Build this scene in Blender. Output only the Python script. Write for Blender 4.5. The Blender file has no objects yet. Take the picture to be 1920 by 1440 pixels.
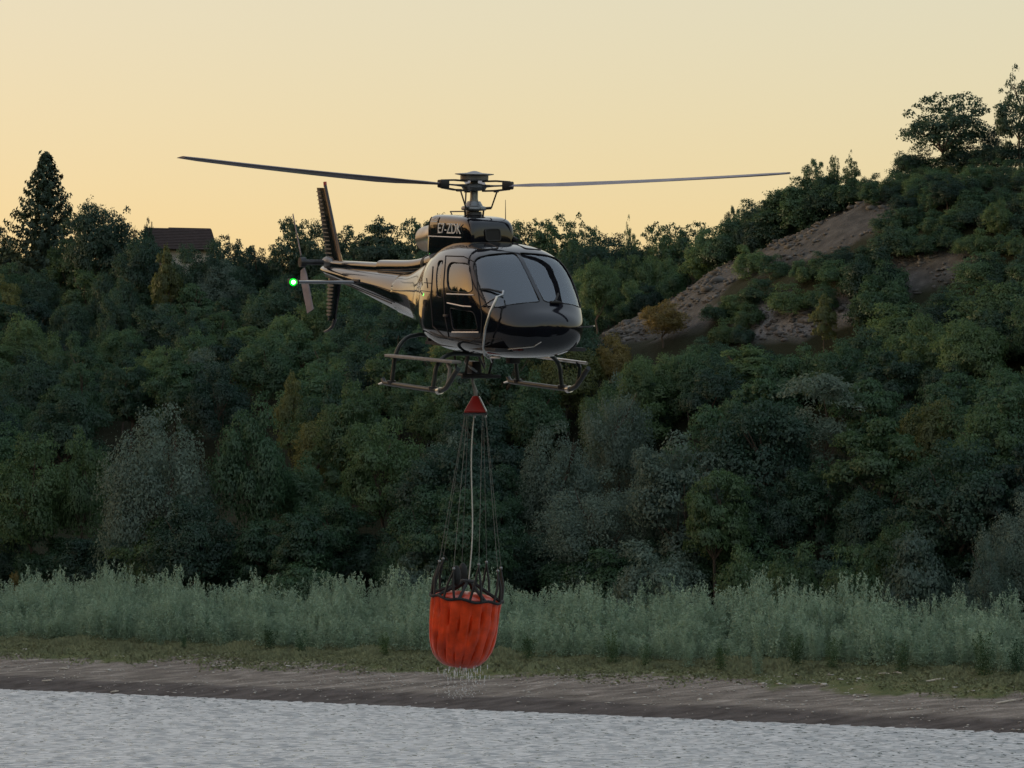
import bpy, bmesh, math, random
import numpy as np
from mathutils import Vector, Matrix
from mathutils.bvhtree import BVHTree
R = math.radians
scene = bpy.context.scene
C = scene.collection

# ------------------------------------------------------------------ camera
FPX = 6400.0            # focal length in photo pixels (1920 wide)
CAMZ = 12.5
PITCH = math.atan(240 / FPX)
cam_d = bpy.data.cameras.new('camera')
cam = bpy.data.objects.new('camera', cam_d)
C.objects.link(cam)
cam.location = (0, 0, CAMZ)
cam.rotation_euler = (math.pi / 2 + PITCH, 0, 0)
cam_d.sensor_width = 36.0
cam_d.lens = 36.0 * FPX / 1920
cam_d.clip_start = 0.5
cam_d.clip_end = 9000
scene.camera = cam

# ------------------------------------------------------------------ sky, sun, exposure
SUN_AZ = -75.0          # degrees from the view direction, negative = left
SUN_EL = 5.0
world = bpy.data.worlds.new('World')
scene.world = world
world.use_nodes = True
wn = world.node_tree
wn.nodes.clear()
w_out = wn.nodes.new('ShaderNodeOutputWorld')
w_bg = wn.nodes.new('ShaderNodeBackground')
w_sky = wn.nodes.new('ShaderNodeTexSky')
w_sky.sky_type = 'NISHITA'
w_sky.sun_disc = False
w_sky.sun_elevation = R(SUN_EL)
w_sky.sun_rotation = R(SUN_AZ)
w_sky.altitude = 200
w_sky.air_density = 1.0
w_sky.dust_density = 4.0
w_sky.ozone_density = 1.0
w_bg.inputs['Strength'].default_value = 0.15
w_tint = wn.nodes.new('ShaderNodeMix')
w_tint.data_type = 'RGBA'
w_tint.blend_type = 'MULTIPLY'
w_tint.inputs[0].default_value = 1.0
w_tint.inputs[7].default_value = (1.0, 0.80, 0.675, 1)
w_gam = wn.nodes.new('ShaderNodeGamma')
# the phone camera compresses the sky's range: gamma 0.20 on brightness, 0.90 on colour
w_gam.inputs['Gamma'].default_value = 0.90
wn.links.new(w_sky.outputs[0], w_gam.inputs['Color'])
w_bw = wn.nodes.new('ShaderNodeRGBToBW')
wn.links.new(w_sky.outputs[0], w_bw.inputs[0])
w_pow = wn.nodes.new('ShaderNodeMath'); w_pow.operation = 'POWER'; w_pow.inputs[1].default_value = -0.70
wn.links.new(w_bw.outputs[0], w_pow.inputs[0])
w_mul = wn.nodes.new('ShaderNodeVectorMath'); w_mul.operation = 'SCALE'
wn.links.new(w_gam.outputs[0], w_mul.inputs[0]); wn.links.new(w_pow.outputs[0], w_mul.inputs['Scale'])
wn.links.new(w_mul.outputs[0], w_tint.inputs[6])
wn.links.new(w_tint.outputs[2], w_bg.inputs['Color'])
wn.links.new(w_bg.outputs[0], w_out.inputs[0])

sun_d = bpy.data.lights.new('sun', 'SUN')
sun_d.energy = 0.3
sun_d.angle = R(3)
sun_d.color = (1.0, 0.72, 0.42)
sun = bpy.data.objects.new('sun', sun_d)
C.objects.link(sun)
sd = Vector((math.sin(R(SUN_AZ)) * math.cos(R(SUN_EL)), math.cos(R(SUN_AZ)) * math.cos(R(SUN_EL)), math.sin(R(SUN_EL))))
sun.rotation_euler = sd.to_track_quat('Z', 'Y').to_euler()
sun.location = sd * 300

scene.view_settings.view_transform = 'Standard'
scene.view_settings.look = 'None'
scene.view_settings.gamma = 1.0
scene.view_settings.exposure = 2.40
scene.cycles.max_bounces = 6
scene.cycles.transparent_max_bounces = 12

# ------------------------------------------------------------------ pixel helpers
cP, sP = math.cos(PITCH), math.sin(PITCH)
def ray(px, py):
    u = (px - 960) / FPX
    v = (720 - py) / FPX
    return Vector((u, cP - v * sP, sP + v * cP))
def proj(x, y, z):
    z = z - CAMZ
    f = y * cP + z * sP
    u = -y * sP + z * cP
    return 960 + FPX * x / f, 720 - FPX * u / f
def at_Y(px, py, Y):
    d = ray(px, py)
    k = Y / d.y
    return Vector((d.x * k, Y, CAMZ + d.z * k))

# ------------------------------------------------------------------ object helpers
def tag(o, label=None, cat=None, group=None, kind=None):
    if label: o['label'] = label
    if cat: o['category'] = cat
    if group: o['group'] = group
    if kind: o['kind'] = kind
    return o
def empty(name, loc=(0, 0, 0)):
    o = bpy.data.objects.new(name, None)
    o.empty_display_size = 0.2
    C.objects.link(o)
    o.location = loc
    return o
def link(name, me, mat, parent=None):
    o = bpy.data.objects.new(name, me)
    C.objects.link(o)
    if mat is not None:
        if len(me.materials) == 0:
            me.materials.append(mat)
    if parent is not None:
        o.parent = parent
    return o
def mesh_np(name, v, f, nrm=None, smooth=True):
    v = np.asarray(v, np.float32)
    f = np.asarray(f, np.int32)
    me = bpy.data.meshes.new(name)
    n = f.shape[1]
    me.vertices.add(len(v))
    me.vertices.foreach_set('co', v.ravel())
    me.loops.add(f.size)
    me.loops.foreach_set('vertex_index', f.ravel())
    me.polygons.add(len(f))
    me.polygons.foreach_set('loop_start', np.arange(0, f.size, n, dtype=np.int32))
    me.update(calc_edges=True)
    if smooth:
        me.polygons.foreach_set('use_smooth', np.ones(len(f), bool))
    if nrm is not None:
        me.normals_split_custom_set_from_vertices([tuple(a) for a in nrm])
    me.validate()
    return me
class MB:
    """collects shapes into one mesh"""
    def __init__(self): self.v = []; self.f = []
    def add(self, vs, fs):
        b = len(self.v)
        self.v += [tuple(p) for p in vs]
        self.f += [tuple(i + b for i in q) for q in fs]
        return self
    def box(self, c, s, rot=None):
        vs = [Vector((sx * s[0] / 2, sy * s[1] / 2, sz * s[2] / 2)) for sx in (-1, 1) for sy in (-1, 1) for sz in (-1, 1)]
        if rot is not None: vs = [rot @ p for p in vs]
        c = Vector(c)
        return self.add([p + c for p in vs], [(0, 1, 3, 2), (4, 6, 7, 5), (0, 4, 5, 1), (2, 3, 7, 6), (0, 2, 6, 4), (1, 5, 7, 3)])
    def tube(self, pts, rad, n=10, cap=True, squash=None):
        pts = [Vector(p) for p in pts]
        if not isinstance(rad, (list, tuple)): rad = [rad] * len(pts)
        rings = []
        prev = None
        for i, p in enumerate(pts):
            a = pts[max(i - 1, 0)]; b = pts[min(i + 1, len(pts) - 1)]
            t = (b - a).normalized()
            if prev is None:
                ref = Vector((0, 0, 1)) if abs(t.z) < 0.9 else Vector((1, 0, 0))
                x = t.cross(ref).normalized()
            else:
                x = (prev - t * prev.dot(t)).normalized()
            prev = x
            y = t.cross(x)
            sq = squash or 1.0
            rings.append([p + x * math.cos(2 * math.pi * k / n) * rad[i] + y * math.sin(2 * math.pi * k / n) * rad[i] * sq for k in range(n)])
        vs = [q for r_ in rings for q in r_]
        fs = [(i * n + k, i * n + (k + 1) % n, (i + 1) * n + (k + 1) % n, (i + 1) * n + k) for i in range(len(pts) - 1) for k in range(n)]
        if cap:
            fs.append(tuple(reversed(range(n))))
            fs.append(tuple((len(pts) - 1) * n + k for k in range(n)))
        return self.add(vs, fs)
    def lathe(self, prof, n=20, M=None, wob=None):
        vs = []
        for (r, z) in prof:
            for k in range(n):
                a = 2 * math.pi * k / n
                rr = r * (wob(a, z) if wob else 1)
                p = Vector((rr * math.cos(a), rr * math.sin(a), z))
                vs.append(M @ p if M is not None else p)
        fs = [(i * n + k, i * n + (k + 1) % n, (i + 1) * n + (k + 1) % n, (i + 1) * n + k) for i in range(len(prof) - 1) for k in range(n)]
        fs.append(tuple(reversed(range(n))))
        fs.append(tuple((len(prof) - 1) * n + k for k in range(n)))
        return self.add(vs, fs)
    def ball(self, c, r, n=10, m=6):
        c = Vector(c)
        rr = r if isinstance(r, (tuple, list)) else (r, r, r)
        vs = [c + Vector((0, 0, -rr[2]))]
        for i in range(1, m):
            t = -math.pi / 2 + math.pi * i / m
            for k in range(n):
                a = 2 * math.pi * k / n
                vs.append(c + Vector((rr[0] * math.cos(t) * math.cos(a), rr[1] * math.cos(t) * math.sin(a), rr[2] * math.sin(t))))
        vs.append(c + Vector((0, 0, rr[2])))
        fs = [(0, 1 + (k + 1) % n, 1 + k) for k in range(n)]
        for i in range(m - 2):
            for k in range(n):
                a = 1 + i * n
                fs.append((a + k, a + (k + 1) % n, a + n + (k + 1) % n, a + n + k))
        a = 1 + (m - 2) * n
        fs += [(a + k, a + (k + 1) % n, len(vs) - 1) for k in range(n)]
        return self.add(vs, fs)
    def mesh(self, name, angle=35, bevel=None):
        me = bpy.data.meshes.new(name)
        me.from_pydata([tuple(p) for p in self.v], [], self.f)
        me.update()
        bm = bmesh.new(); bm.from_mesh(me)
        bmesh.ops.recalc_face_normals(bm, faces=bm.faces)
        if bevel:
            es = [e for e in bm.edges if len(e.link_faces) == 2 and e.calc_face_angle(0) > R(50)]
            bmesh.ops.bevel(bm, geom=es, offset=bevel, segments=2, profile=0.5, affect='EDGES')
        bm.to_mesh(me); bm.free()
        me.shade_smooth()
        me.set_sharp_from_angle(angle=R(angle))
        return me
    def build(self, name, mat, parent=None, angle=35, bevel=None):
        return link(name, self.mesh(name, angle, bevel), mat, parent)

# ------------------------------------------------------------------ materials
def new_mat(name):
    m = bpy.data.materials.new(name)
    m.use_nodes = True
    nt = m.node_tree
    b = nt.nodes['Principled BSDF']
    return m, nt, b
def ramp(nt, fac, stops):
    r_ = nt.nodes.new('ShaderNodeValToRGB')
    e = r_.color_ramp.elements
    while len(e) < len(stops): e.new(0.5)
    for i, (p, c) in enumerate(stops):
        e[i].position = p
        e[i].color = (c[0], c[1], c[2], 1)
    nt.links.new(fac, r_.inputs[0])
    return r_.outputs[0]
def noise(nt, scale, detail=4, vec=None, rough=0.55, dim=None):
    n = nt.nodes.new('ShaderNodeTexNoise')
    n.inputs['Scale'].default_value = scale
    n.inputs['Detail'].default_value = detail
    n.inputs['Roughness'].default_value = rough
    if vec is not None: nt.links.new(vec, n.inputs['Vector'])
    return n.outputs[0]
def mix(nt, fac, a, b, mode='MIX'):
    m = nt.nodes.new('ShaderNodeMix')
    m.data_type = 'RGBA'; m.blend_type = mode
    for sock, val in ((m.inputs[0], fac), (m.inputs[6], a), (m.inputs[7], b)):
        if hasattr(val, 'is_linked'): nt.links.new(val, sock)
        elif isinstance(val, (int, float)): sock.default_value = val
        else: sock.default_value = (val[0], val[1], val[2], 1)
    return m.outputs[2]
def simple(name, col, rough=0.5, metal=0.0, coat=0.0, var=0.0, scale=20, spec=0.5):
    m, nt, b = new_mat(name)
    b.inputs['Roughness'].default_value = rough
    b.inputs['Metallic'].default_value = metal
    b.inputs['Coat Weight'].default_value = coat
    b.inputs['Coat Roughness'].default_value = 0.03
    b.inputs['Specular IOR Level'].default_value = spec
    tc = nt.nodes.new('ShaderNodeTexCoord')
    if var > 0:
        nz = noise(nt, scale, 4, tc.outputs['Object'])
        lo = tuple(c * (1 - var) for c in col); hi = tuple(min(1, c * (1 + var)) for c in col)
        nt.links.new(ramp(nt, nz, [(0.3, lo), (0.7, hi)]), b.inputs['Base Color'])
    else:
        b.inputs['Base Color'].default_value = (*col, 1)
    return m
def leaf_mat(name, c1, c2, trans=0.5):
    m, nt, b = new_mat(name)
    nt.nodes.remove(b)
    out = nt.nodes['Material Output']
    oi = nt.nodes.new('ShaderNodeObjectInfo')
    geo = nt.nodes.new('ShaderNodeNewGeometry')
    nz = noise(nt, 0.55, 3, geo.outputs['Position'])
    addn = nt.nodes.new('ShaderNodeMath'); addn.operation = 'ADD'
    mul = nt.nodes.new('ShaderNodeMath'); mul.operation = 'MULTIPLY_ADD'
    nt.links.new(oi.outputs['Random'], mul.inputs[0]); mul.inputs[1].default_value = 0.7; mul.inputs[2].default_value = -0.35
    nt.links.new(nz, addn.inputs[0]); nt.links.new(mul.outputs[0], addn.inputs[1])
    col = ramp(nt, addn.outputs[0], [(0.2, c1), (0.8, c2)])
    rnd = nt.nodes.new('ShaderNodeHueSaturation')
    isl = nt.nodes.new('ShaderNodeMapRange')
    nt.links.new(geo.outputs['Random Per Island'], isl.inputs[0])
    isl.inputs[3].default_value = 0.86; isl.inputs[4].default_value = 1.14
    nt.links.new(isl.outputs[0], rnd.inputs['Value']); nt.links.new(col, rnd.inputs['Color'])
    d = nt.nodes.new('ShaderNodeBsdfDiffuse'); t = nt.nodes.new('ShaderNodeBsdfTranslucent')
    g = nt.nodes.new('ShaderNodeBsdfGlossy'); g.inputs['Roughness'].default_value = 0.45
    g.inputs['Color'].default_value = (0.6, 0.65, 0.7, 1)
    nt.links.new(rnd.outputs[0], d.inputs['Color']); nt.links.new(rnd.outputs[0], t.inputs['Color'])
    mx = nt.nodes.new('ShaderNodeMixShader'); mx.inputs[0].default_value = trans
    nt.links.new(d.outputs[0], mx.inputs[1]); nt.links.new(t.outputs[0], mx.inputs[2])
    m2 = nt.nodes.new('ShaderNodeMixShader'); m2.inputs[0].default_value = 0.035
    nt.links.new(mx.outputs[0], m2.inputs[1]); nt.links.new(g.outputs[0], m2.inputs[2])
    nt.links.new(m2.outputs[0], out.inputs['Surface'])
    return m
M = {}
M['leaf_green'] = leaf_mat('leaf_green', (.042, .094, .052), (.084, .165, .080))
M['leaf_mid'] = leaf_mat('leaf_mid', (.066, .125, .055), (.122, .205, .085))
M['leaf_dark'] = leaf_mat('leaf_dark', (.027, .064, .045), (.056, .112, .068))
M['leaf_olive'] = leaf_mat('leaf_olive', (.092, .122, .042), (.160, .185, .064))
M['leaf_yellow'] = leaf_mat('leaf_yellow', (.19, .155, .050), (.31, .26, .08))
M['leaf_silver'] = leaf_mat('leaf_silver', (.100, .156, .122), (.176, .245, .190))
M['leaf_pale'] = leaf_mat('leaf_pale', (.14, .195, .145), (.33, .40, .31))
M['leaf_sage'] = leaf_mat('leaf_sage', (.14, .235, .165), (.41, .55, .40), 0.45)
M['leaf_spruce'] = leaf_mat('leaf_spruce', (.024, .046, .032), (.046, .076, .048), 0.2)
M['grass'] = leaf_mat('grass', (.125, .150, .072), (.245, .262, .130), 0.4)
M['bark'] = simple('bark', (.075, .06, .048), .9, var=.4, scale=6)

# ground: mud at the water, grass above, bare soil and rock on the quarry slope
m, nt, b = new_mat('ground'); M['ground'] = m
geo = nt.nodes.new('ShaderNodeNewGeometry')
att = nt.nodes.new('ShaderNodeAttribute'); att.attribute_name = 'zone'     # r = mud, g = scar, b = grey rock
sep = nt.nodes.new('ShaderNodeSeparateColor'); nt.links.new(att.outputs['Color'], sep.inputs[0])
mp = nt.nodes.new('ShaderNodeMapping'); mp.inputs['Rotation'].default_value = (0, 0, R(36.9)); mp.inputs['Scale'].default_value = (0.18, 1.0, 2.2)
nt.links.new(geo.outputs['Position'], mp.inputs[0])
streak = noise(nt, 1.3, 6, mp.outputs[0], .6)
spot = noise(nt, 0.9, 6, geo.outputs['Position'], .62)
fine = noise(nt, 6.0, 5, geo.outputs['Position'], .65)
mud = ramp(nt, streak, [(0.30, (.14, .124, .110)), (0.48, (.26, .232, .205)), (0.60, (.36, .325, .29)), (0.70, (.55, .505, .46))])
mud = mix(nt, 0.5, mud, ramp(nt, fine, [(0.3, (.35, .35, .35)), (0.7, (1.0, 1.0, 1.0))]), 'MULTIPLY')
wet = mix(nt, sep.outputs[2], mud, ramp(nt, streak, [(0.35, (.075, .067, .064)), (0.65, (.15, .135, .13))]))
grass = ramp(nt, spot, [(0.3, (.08, .105, .045)), (0.55, (.135, .155, .07)), (0.72, (.19, .175, .10))])
soil = ramp(nt, spot, [(0.25, (.042, .043, .043)), (0.5, (.080, .080, .078)), (0.75, (.130, .128, .124))])
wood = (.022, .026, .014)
mask = nt.nodes.new('ShaderNodeMath'); mask.operation = 'ADD'
nt.links.new(sep.outputs[0], mask.inputs[0])
mb2 = nt.nodes.new('ShaderNodeMath'); mb2.operation = 'MULTIPLY_ADD'; mb2.inputs[1].default_value = 0.9; mb2.inputs[2].default_value = -0.45
nt.links.new(spot, mb2.inputs[0]); nt.links.new(mb2.outputs[0], mask.inputs[1])
mr = nt.nodes.new('ShaderNodeMapRange'); mr.inputs[1].default_value = 0.35; mr.inputs[2].default_value = 0.65
nt.links.new(mask.outputs[0], mr.inputs[0])
col = mix(nt, mr.outputs[0], grass, wet)
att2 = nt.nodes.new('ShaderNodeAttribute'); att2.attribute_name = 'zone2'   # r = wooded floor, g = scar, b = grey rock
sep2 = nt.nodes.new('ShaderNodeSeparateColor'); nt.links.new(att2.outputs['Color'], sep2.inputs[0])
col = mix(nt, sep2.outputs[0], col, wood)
rock = ramp(nt, fine, [(0.3, (.11, .11, .115)), (0.55, (.19, .19, .195)), (0.75, (.30, .30, .30))])
col = mix(nt, sep2.outputs[1], col, soil)
col = mix(nt, sep2.outputs[2], col, rock)
nt.links.new(col, b.inputs['Base Color'])
b.inputs['Roughness'].default_value = 0.95
b.inputs['Specular IOR Level'].default_value = 0.15
bp = nt.nodes.new('ShaderNodeBump'); bp.inputs['Strength'].default_value = 0.9; bp.inputs['Distance'].default_value = 0.25
nt.links.new(fine, bp.inputs['Height']); nt.links.new(bp.outputs[0], b.inputs['Normal'])

# water
m, nt, b = new_mat('water'); M['water'] = m
b.inputs['Base Color'].default_value = (.30, .33, .345, 1)
b.inputs['Roughness'].default_value = 0.46
b.inputs['IOR'].default_value = 6.0
geo = nt.nodes.new('ShaderNodeNewGeometry')
mp = nt.nodes.new('ShaderNodeMapping'); mp.inputs['Scale'].default_value = (0.75, 1.0, 1.0); mp.inputs['Rotation'].default_value = (0, 0, R(8))
nt.links.new(geo.outputs['Position'], mp.inputs[0])
def slope_noise(scale, amt):
    n = nt.nodes.new('ShaderNodeTexNoise'); n.inputs['Scale'].default_value = scale; n.inputs['Detail'].default_value = 2
    nt.links.new(mp.outputs[0], n.inputs['Vector'])
    a = nt.nodes.new('ShaderNodeVectorMath'); a.operation = 'SUBTRACT'; a.inputs[1].default_value = (.5, .5, .5)
    nt.links.new(n.outputs['Color'], a.inputs[0])
    c = nt.nodes.new('ShaderNodeVectorMath'); c.operation = 'MULTIPLY'; c.inputs[1].default_value = (amt, amt, 0)
    nt.links.new(a.outputs[0], c.inputs[0])
    return c.outputs[0]
def vadd(a, c):
    n = nt.nodes.new('ShaderNodeVectorMath'); n.operation = 'ADD'
    nt.links.new(a, n.inputs[0]); nt.links.new(c, n.inputs[1]); return n.outputs[0]
vv = vadd(vadd(geo.outputs['Normal'], slope_noise(2.6, .20)), slope_noise(7.0, .18))
# wind-roughened water with smoother streaks between the ripples
rgh = ramp(nt, noise(nt, 2.7, 2, mp.outputs[0], .55), [(0.34, (.12, .12, .12)), (0.44, (.50, .50, .50)), (0.62, (.80, .80, .80))])
nn = nt.nodes.new('ShaderNodeVectorMath'); nn.operation = 'NORMALIZE'; nt.links.new(vv, nn.inputs[0])
gls = nt.nodes.new('ShaderNodeBsdfGlossy'); gls.inputs['Color'].default_value = (1, 1, 1, 1)
nt.links.new(nn.outputs[0], gls.inputs['Normal']); nt.links.new(rgh, gls.inputs['Roughness'])
dfw = nt.nodes.new('ShaderNodeBsdfDiffuse'); dfw.inputs['Color'].default_value = (.035, .048, .050, 1)
frw = nt.nodes.new('ShaderNodeFresnel'); frw.inputs[0].default_value = 2.8
mxw = nt.nodes.new('ShaderNodeMixShader')
nt.links.new(frw.outputs[0], mxw.inputs[0]); nt.links.new(dfw.outputs[0], mxw.inputs[1]); nt.links.new(gls.outputs[0], mxw.inputs[2])
nt.links.new(mxw.outputs[0], nt.nodes['Material Output'].inputs['Surface'])
nt.nodes.remove(b)

M['paint'] = simple('black_gloss_paint', (.0045, .0055, .010), .10, coat=.55, var=.2, scale=3, spec=.4)
M['paint_roof'] = M['paint']
M['black'] = simple('black_rubber', (.012, .012, .013), .6)
M['dark_metal'] = simple('dark_metal', (.05, .052, .058), .42, metal=.6, var=.3, scale=9)
M['grey_metal'] = simple('grey_metal', (.20, .21, .22), .38, metal=.7, var=.3, scale=7)
M['steel'] = simple('bright_steel', (.55, .55, .54), .28, metal=.9, var=.15, scale=9)
M['exhaust'] = simple('exhaust_steel', (.42, .38, .34), .33, metal=.9, var=.3, scale=5)
M['blade'] = simple('rotor_blade_grey', (.17, .155, .18), .5, var=.25, scale=4)
M['skid'] = simple('skid_tube_green', (.012, .019, .019), .45, coat=.05, var=.3, scale=6)
M['step'] = simple('step_board_grey', (.20, .19, .18), .6, var=.2, scale=12)
M['white'] = simple('white_lettering', (.70, .70, .68), .5)
M['seam'] = simple('seam_sealant', (.008, .008, .009), .6)
M['trim'] = simple('polished_trim', (.55, .52, .48), .25, metal=.8)
M['interior'] = simple('cabin_interior', (.035, .036, .040), .8, var=.2)
M['seat'] = simple('seat_fabric', (.02, .02, .022), .85, var=.2)
M['red'] = simple('red_orange_bucket_fabric', (.60, .050, .010), .33, var=.35, scale=5)
M['red_head'] = simple('red_control_head', (.36, .016, .012), .38, var=.12, scale=8)
M['strap'] = simple('black_webbing', (.014, .016, .018), .75, var=.3)
M['cable'] = simple('steel_cable', (.16, .165, .16), .5, metal=.5)
M['rope'] = simple('pale_trip_line', (.50, .50, .46), .6)
M['red_light'] = simple('red_beacon_glass', (.35, .02, .015), .2)
m, nt, b = new_mat('glass'); M['glass'] = m
nt.nodes.remove(b)
out = nt.nodes['Material Output']
tr = nt.nodes.new('ShaderNodeBsdfTransparent'); tr.inputs[0].default_value = (.62, .66, .72, 1)
gl = nt.nodes.new('ShaderNodeBsdfGlossy'); gl.inputs['Roughness'].default_value = 0.03; gl.inputs['Color'].default_value = (.86, .93, 1, 1)
fr = nt.nodes.new('ShaderNodeFresnel'); fr.inputs[0].default_value = 2.3
mx = nt.nodes.new('ShaderNodeMixShader')
nt.links.new(fr.outputs[0], mx.inputs[0]); nt.links.new(tr.outputs[0], mx.inputs[1]); nt.links.new(gl.outputs[0], mx.inputs[2])
nt.links.new(mx.outputs[0], out.inputs['Surface'])
m, nt, b = new_mat('green_light'); M['green_light'] = m
b.inputs['Base Color'].default_value = (.02, .5, .05, 1)
b.inputs['Emission Color'].default_value = (.0, 1.0, .03, 1)
b.inputs['Emission Strength'].default_value = 3.0
b.inputs['Emission Color'].default_value = (.45, 1.0, .45, 1); b.inputs['Emission Strength'].default_value = 9.0
m, nt, b = new_mat('green_dome'); M['green_dome'] = m
nt.nodes.remove(b)
t_ = nt.nodes.new('ShaderNodeBsdfTransparent'); t_.inputs[0].default_value = (.35, 1, .35, 1)
e_ = nt.nodes.new('ShaderNodeEmission'); e_.inputs[0].default_value = (.0, .9, .03, 1); e_.inputs[1].default_value = .5
mx = nt.nodes.new('ShaderNodeMixShader'); mx.inputs[0].default_value = .45
nt.links.new(t_.outputs[0], mx.inputs[1]); nt.links.new(e_.outputs[0], mx.inputs[2])
nt.links.new(mx.outputs[0], nt.nodes['Material Output'].inputs['Surface'])
m, nt, b = new_mat('droplet_water'); M['drop'] = m
b.inputs['Base Color'].default_value = (.9, .92, .95, 1)
b.inputs['Roughness'].default_value = 0.05
b.inputs['IOR'].default_value = 1.33
b.inputs['Transmission Weight'].default_value = 0.6
M['roof'] = simple('roof_tiles', (.032, .022, .023), .85, var=.35, scale=3)
M['plaster'] = simple('house_plaster', (.36, .34, .31), .9, var=.2, scale=2)
M['stone'] = simple('pale_stone', (.42, .40, .37), .85, var=.25, scale=5)
M['ledge'] = simple('ledge_rock', (.088, .086, .088), .95, var=.45, scale=.9)
M['rubble'] = simple('slope_rubble', (.088, .087, .085), .95, var=.5, scale=.8)
M['driftwood'] = simple('pale_driftwood', (.50, .46, .40), .85, var=.25, scale=5)
M['window_dark'] = simple('window_glass_dark', (.02, .02, .025), .15)
# ------------------------------------------------------------------ terrain
# s runs along the far shoreline (to the right and nearer), w is the distance inland from it
TX, TY = 0.8, -0.6
NX, NY = 0.6, 0.8
OY = 215.0
def sw(X, Y): return TX * X + TY * (Y - OY), NX * X + NY * (Y - OY)
def xy(s, w): return TX * s + NX * w, OY + TY * s + NY * w
def Y_at(px, w):
    a = (px - 960) / FPX
    return (NY * OY + w) / (NY + NX * a)
def wob(x, y, k):
    return (np.sin(x * k + 1.3 * np.sin(y * k * .7 + 2.1)) * np.cos(y * k * 1.1 + 1.7 * np.sin(x * k * .6 + .5)))
W_K = [-4000, -60, -25, -6, 0, 1.2, 1.6, 5, 10, 15, 28]
W_Z = [-3.5, -3.5, -3, -.6, 0, .38, .62, 1.15, 2.05, 2.75, 3.1]
RS = [-300, -177, -130, -97, -66, -30, 0, 60, 300]
RH = [40, 39, 36, 34.5, 35, 40, 43, 46, 48]
AS_ = [-400, -75, -62, -55, -40, -28, -13, 10, 60, 400]
AH = [0, 0, 2, 4.2, 9.5, 12.4, 11.6, 10.5, 10, 8]
def ground_z(X, Y):
    X = np.asarray(X, float); Y = np.asarray(Y, float)
    s, w = sw(X, Y)
    w = w + .5 * wob(s, w * 0, .13) * np.clip((20 - np.abs(w)) / 20, 0, 1)
    z = np.interp(w, W_K, W_Z)
    H = np.interp(s, RS, RH)
    t = np.clip((w - 28) / 102, 0, 1)
    g = t * (1.25 - .25 * t)
    hill = (H - 3.1) * g
    back = np.clip((w - 150) / 200, 0, 1)
    hill = hill * (1 - .35 * back)
    A = np.interp(s, AS_, AH)
    front = np.clip((w - 52) / 38, 0, 1); front = front * front * (3 - 2 * front)
    rear = np.clip((118 - w) / 26, 0, 1); rear = rear * rear * (3 - 2 * rear)
    z = z + hill + A * front * np.where(w > 91, np.maximum(rear, .35 * (A > 15)), 1)
    rough = np.clip((w - 26) / 30, 0, 1)
    z = z + rough * (.8 * wob(s, w, .09) + .45 * wob(s + 9, w, .31) + .22 * wob(s, w + 5, .83))
    z = z + np.clip(w / 6, 0, 1) * (.10 * wob(s, w, .5) + .06 * wob(s, w, 1.7))
    # bank on the photographer's side
    nb = np.interp(Y, [-4000, -220, -60, -12, 3, 14, 40, 60], [60, 46, 24, 11.2, 10.6, 6, -1.5, -3.5])
    lb = np.interp(X, [-4000, -260, -175, -112, -86, -70], [56, 48, 38, 9, .2, -3.5])
    nb = np.maximum(nb, lb)
    z = np.maximum(z, np.where(w < 10, lb, -9))
    return np.where(w < -60, np.maximum(nb + .3 * wob(X, Y, .2), -3.5), z)
def gz(x, y): return float(ground_z(x, y))

SCAR = [[(1120, 650), (1200, 560), (1290, 505), (1400, 440), (1500, 392), (1600, 345), (1680, 345), (1690, 400), (1640, 440), (1560, 475), (1480, 500), (1390, 520), (1340, 560), (1335, 610), (1220, 640)],
        [(1640, 550), (1655, 490), (1760, 448), (1840, 445), (1840, 520), (1740, 545), (1660, 565)]]
ROCK = [[(1385, 575), (1500, 570), (1640, 545), (1700, 520), (1700, 545), (1640, 590), (1560, 612), (1500, 640), (1420, 635), (1385, 610)]]
def inside(polys, px, py):
    px = np.asarray(px, float); py = np.asarray(py, float)
    res = np.zeros(px.shape, bool)
    for P in polys:
        c = np.zeros(px.shape, bool)
        for i in range(len(P)):
            x1, y1 = P[i]; x2, y2 = P[i - 1]
            if y1 == y2: continue
            c ^= ((y1 > py) != (y2 > py)) & (px < (x2 - x1) * (py - y1) / (y2 - y1) + x1)
        res |= c
    return res
ws = np.unique(np.concatenate([np.linspace(-4000, -400, 8), np.arange(-400, -60, 8), np.arange(-60, -4, 4), np.arange(-4, 32, .55), np.arange(32, 135, 1.5), np.arange(135, 240, 6), np.linspace(260, 4200, 14)]))
ss = np.unique(np.concatenate([np.linspace(-4000, -330, 14), np.arange(-330, -200, 8), np.arange(-200, 90, 1.3), np.arange(90, 330, 8), np.linspace(340, 4000, 14)]))
SS, WW = np.meshgrid(ss, ws)
GX, GY = TX * SS + NX * WW, OY + TY * SS + NY * WW
GZ = ground_z(GX, GY)
nw, ns = SS.shape
idx = np.arange(nw * ns).reshape(nw, ns)
faces = np.stack([idx[:-1, :-1], idx[:-1, 1:], idx[1:, 1:], idx[1:, :-1]], -1).reshape(-1, 4)
V = np.stack([GX, GY, GZ], -1).reshape(-1, 3)
me = mesh_np('ground', V, faces)
PX, PY = proj(V[:, 0], np.maximum(V[:, 1], 20), V[:, 2])
Wf = WW.ravel(); Sf = SS.ravel()
onhill = (Wf > 40) & (Wf < 128)
zone = np.zeros((len(V), 4), np.float32); zone[:, 3] = 1
zone[:, 0] = np.clip((10.4 + 1.9 * wob(Sf, Sf * 0, .17) + 1.6 * wob(Sf + 3, Wf, .5) + .8 * wob(Sf, Wf, 1.3) - Wf) / 3.0, 0, 1)
zone[:, 2] = np.clip((2.6 + .5 * wob(Sf, Sf * 0, .4) - Wf) / 0.8, 0, 1)
zone2 = np.zeros((len(V), 4), np.float32); zone2[:, 3] = 1
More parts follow.
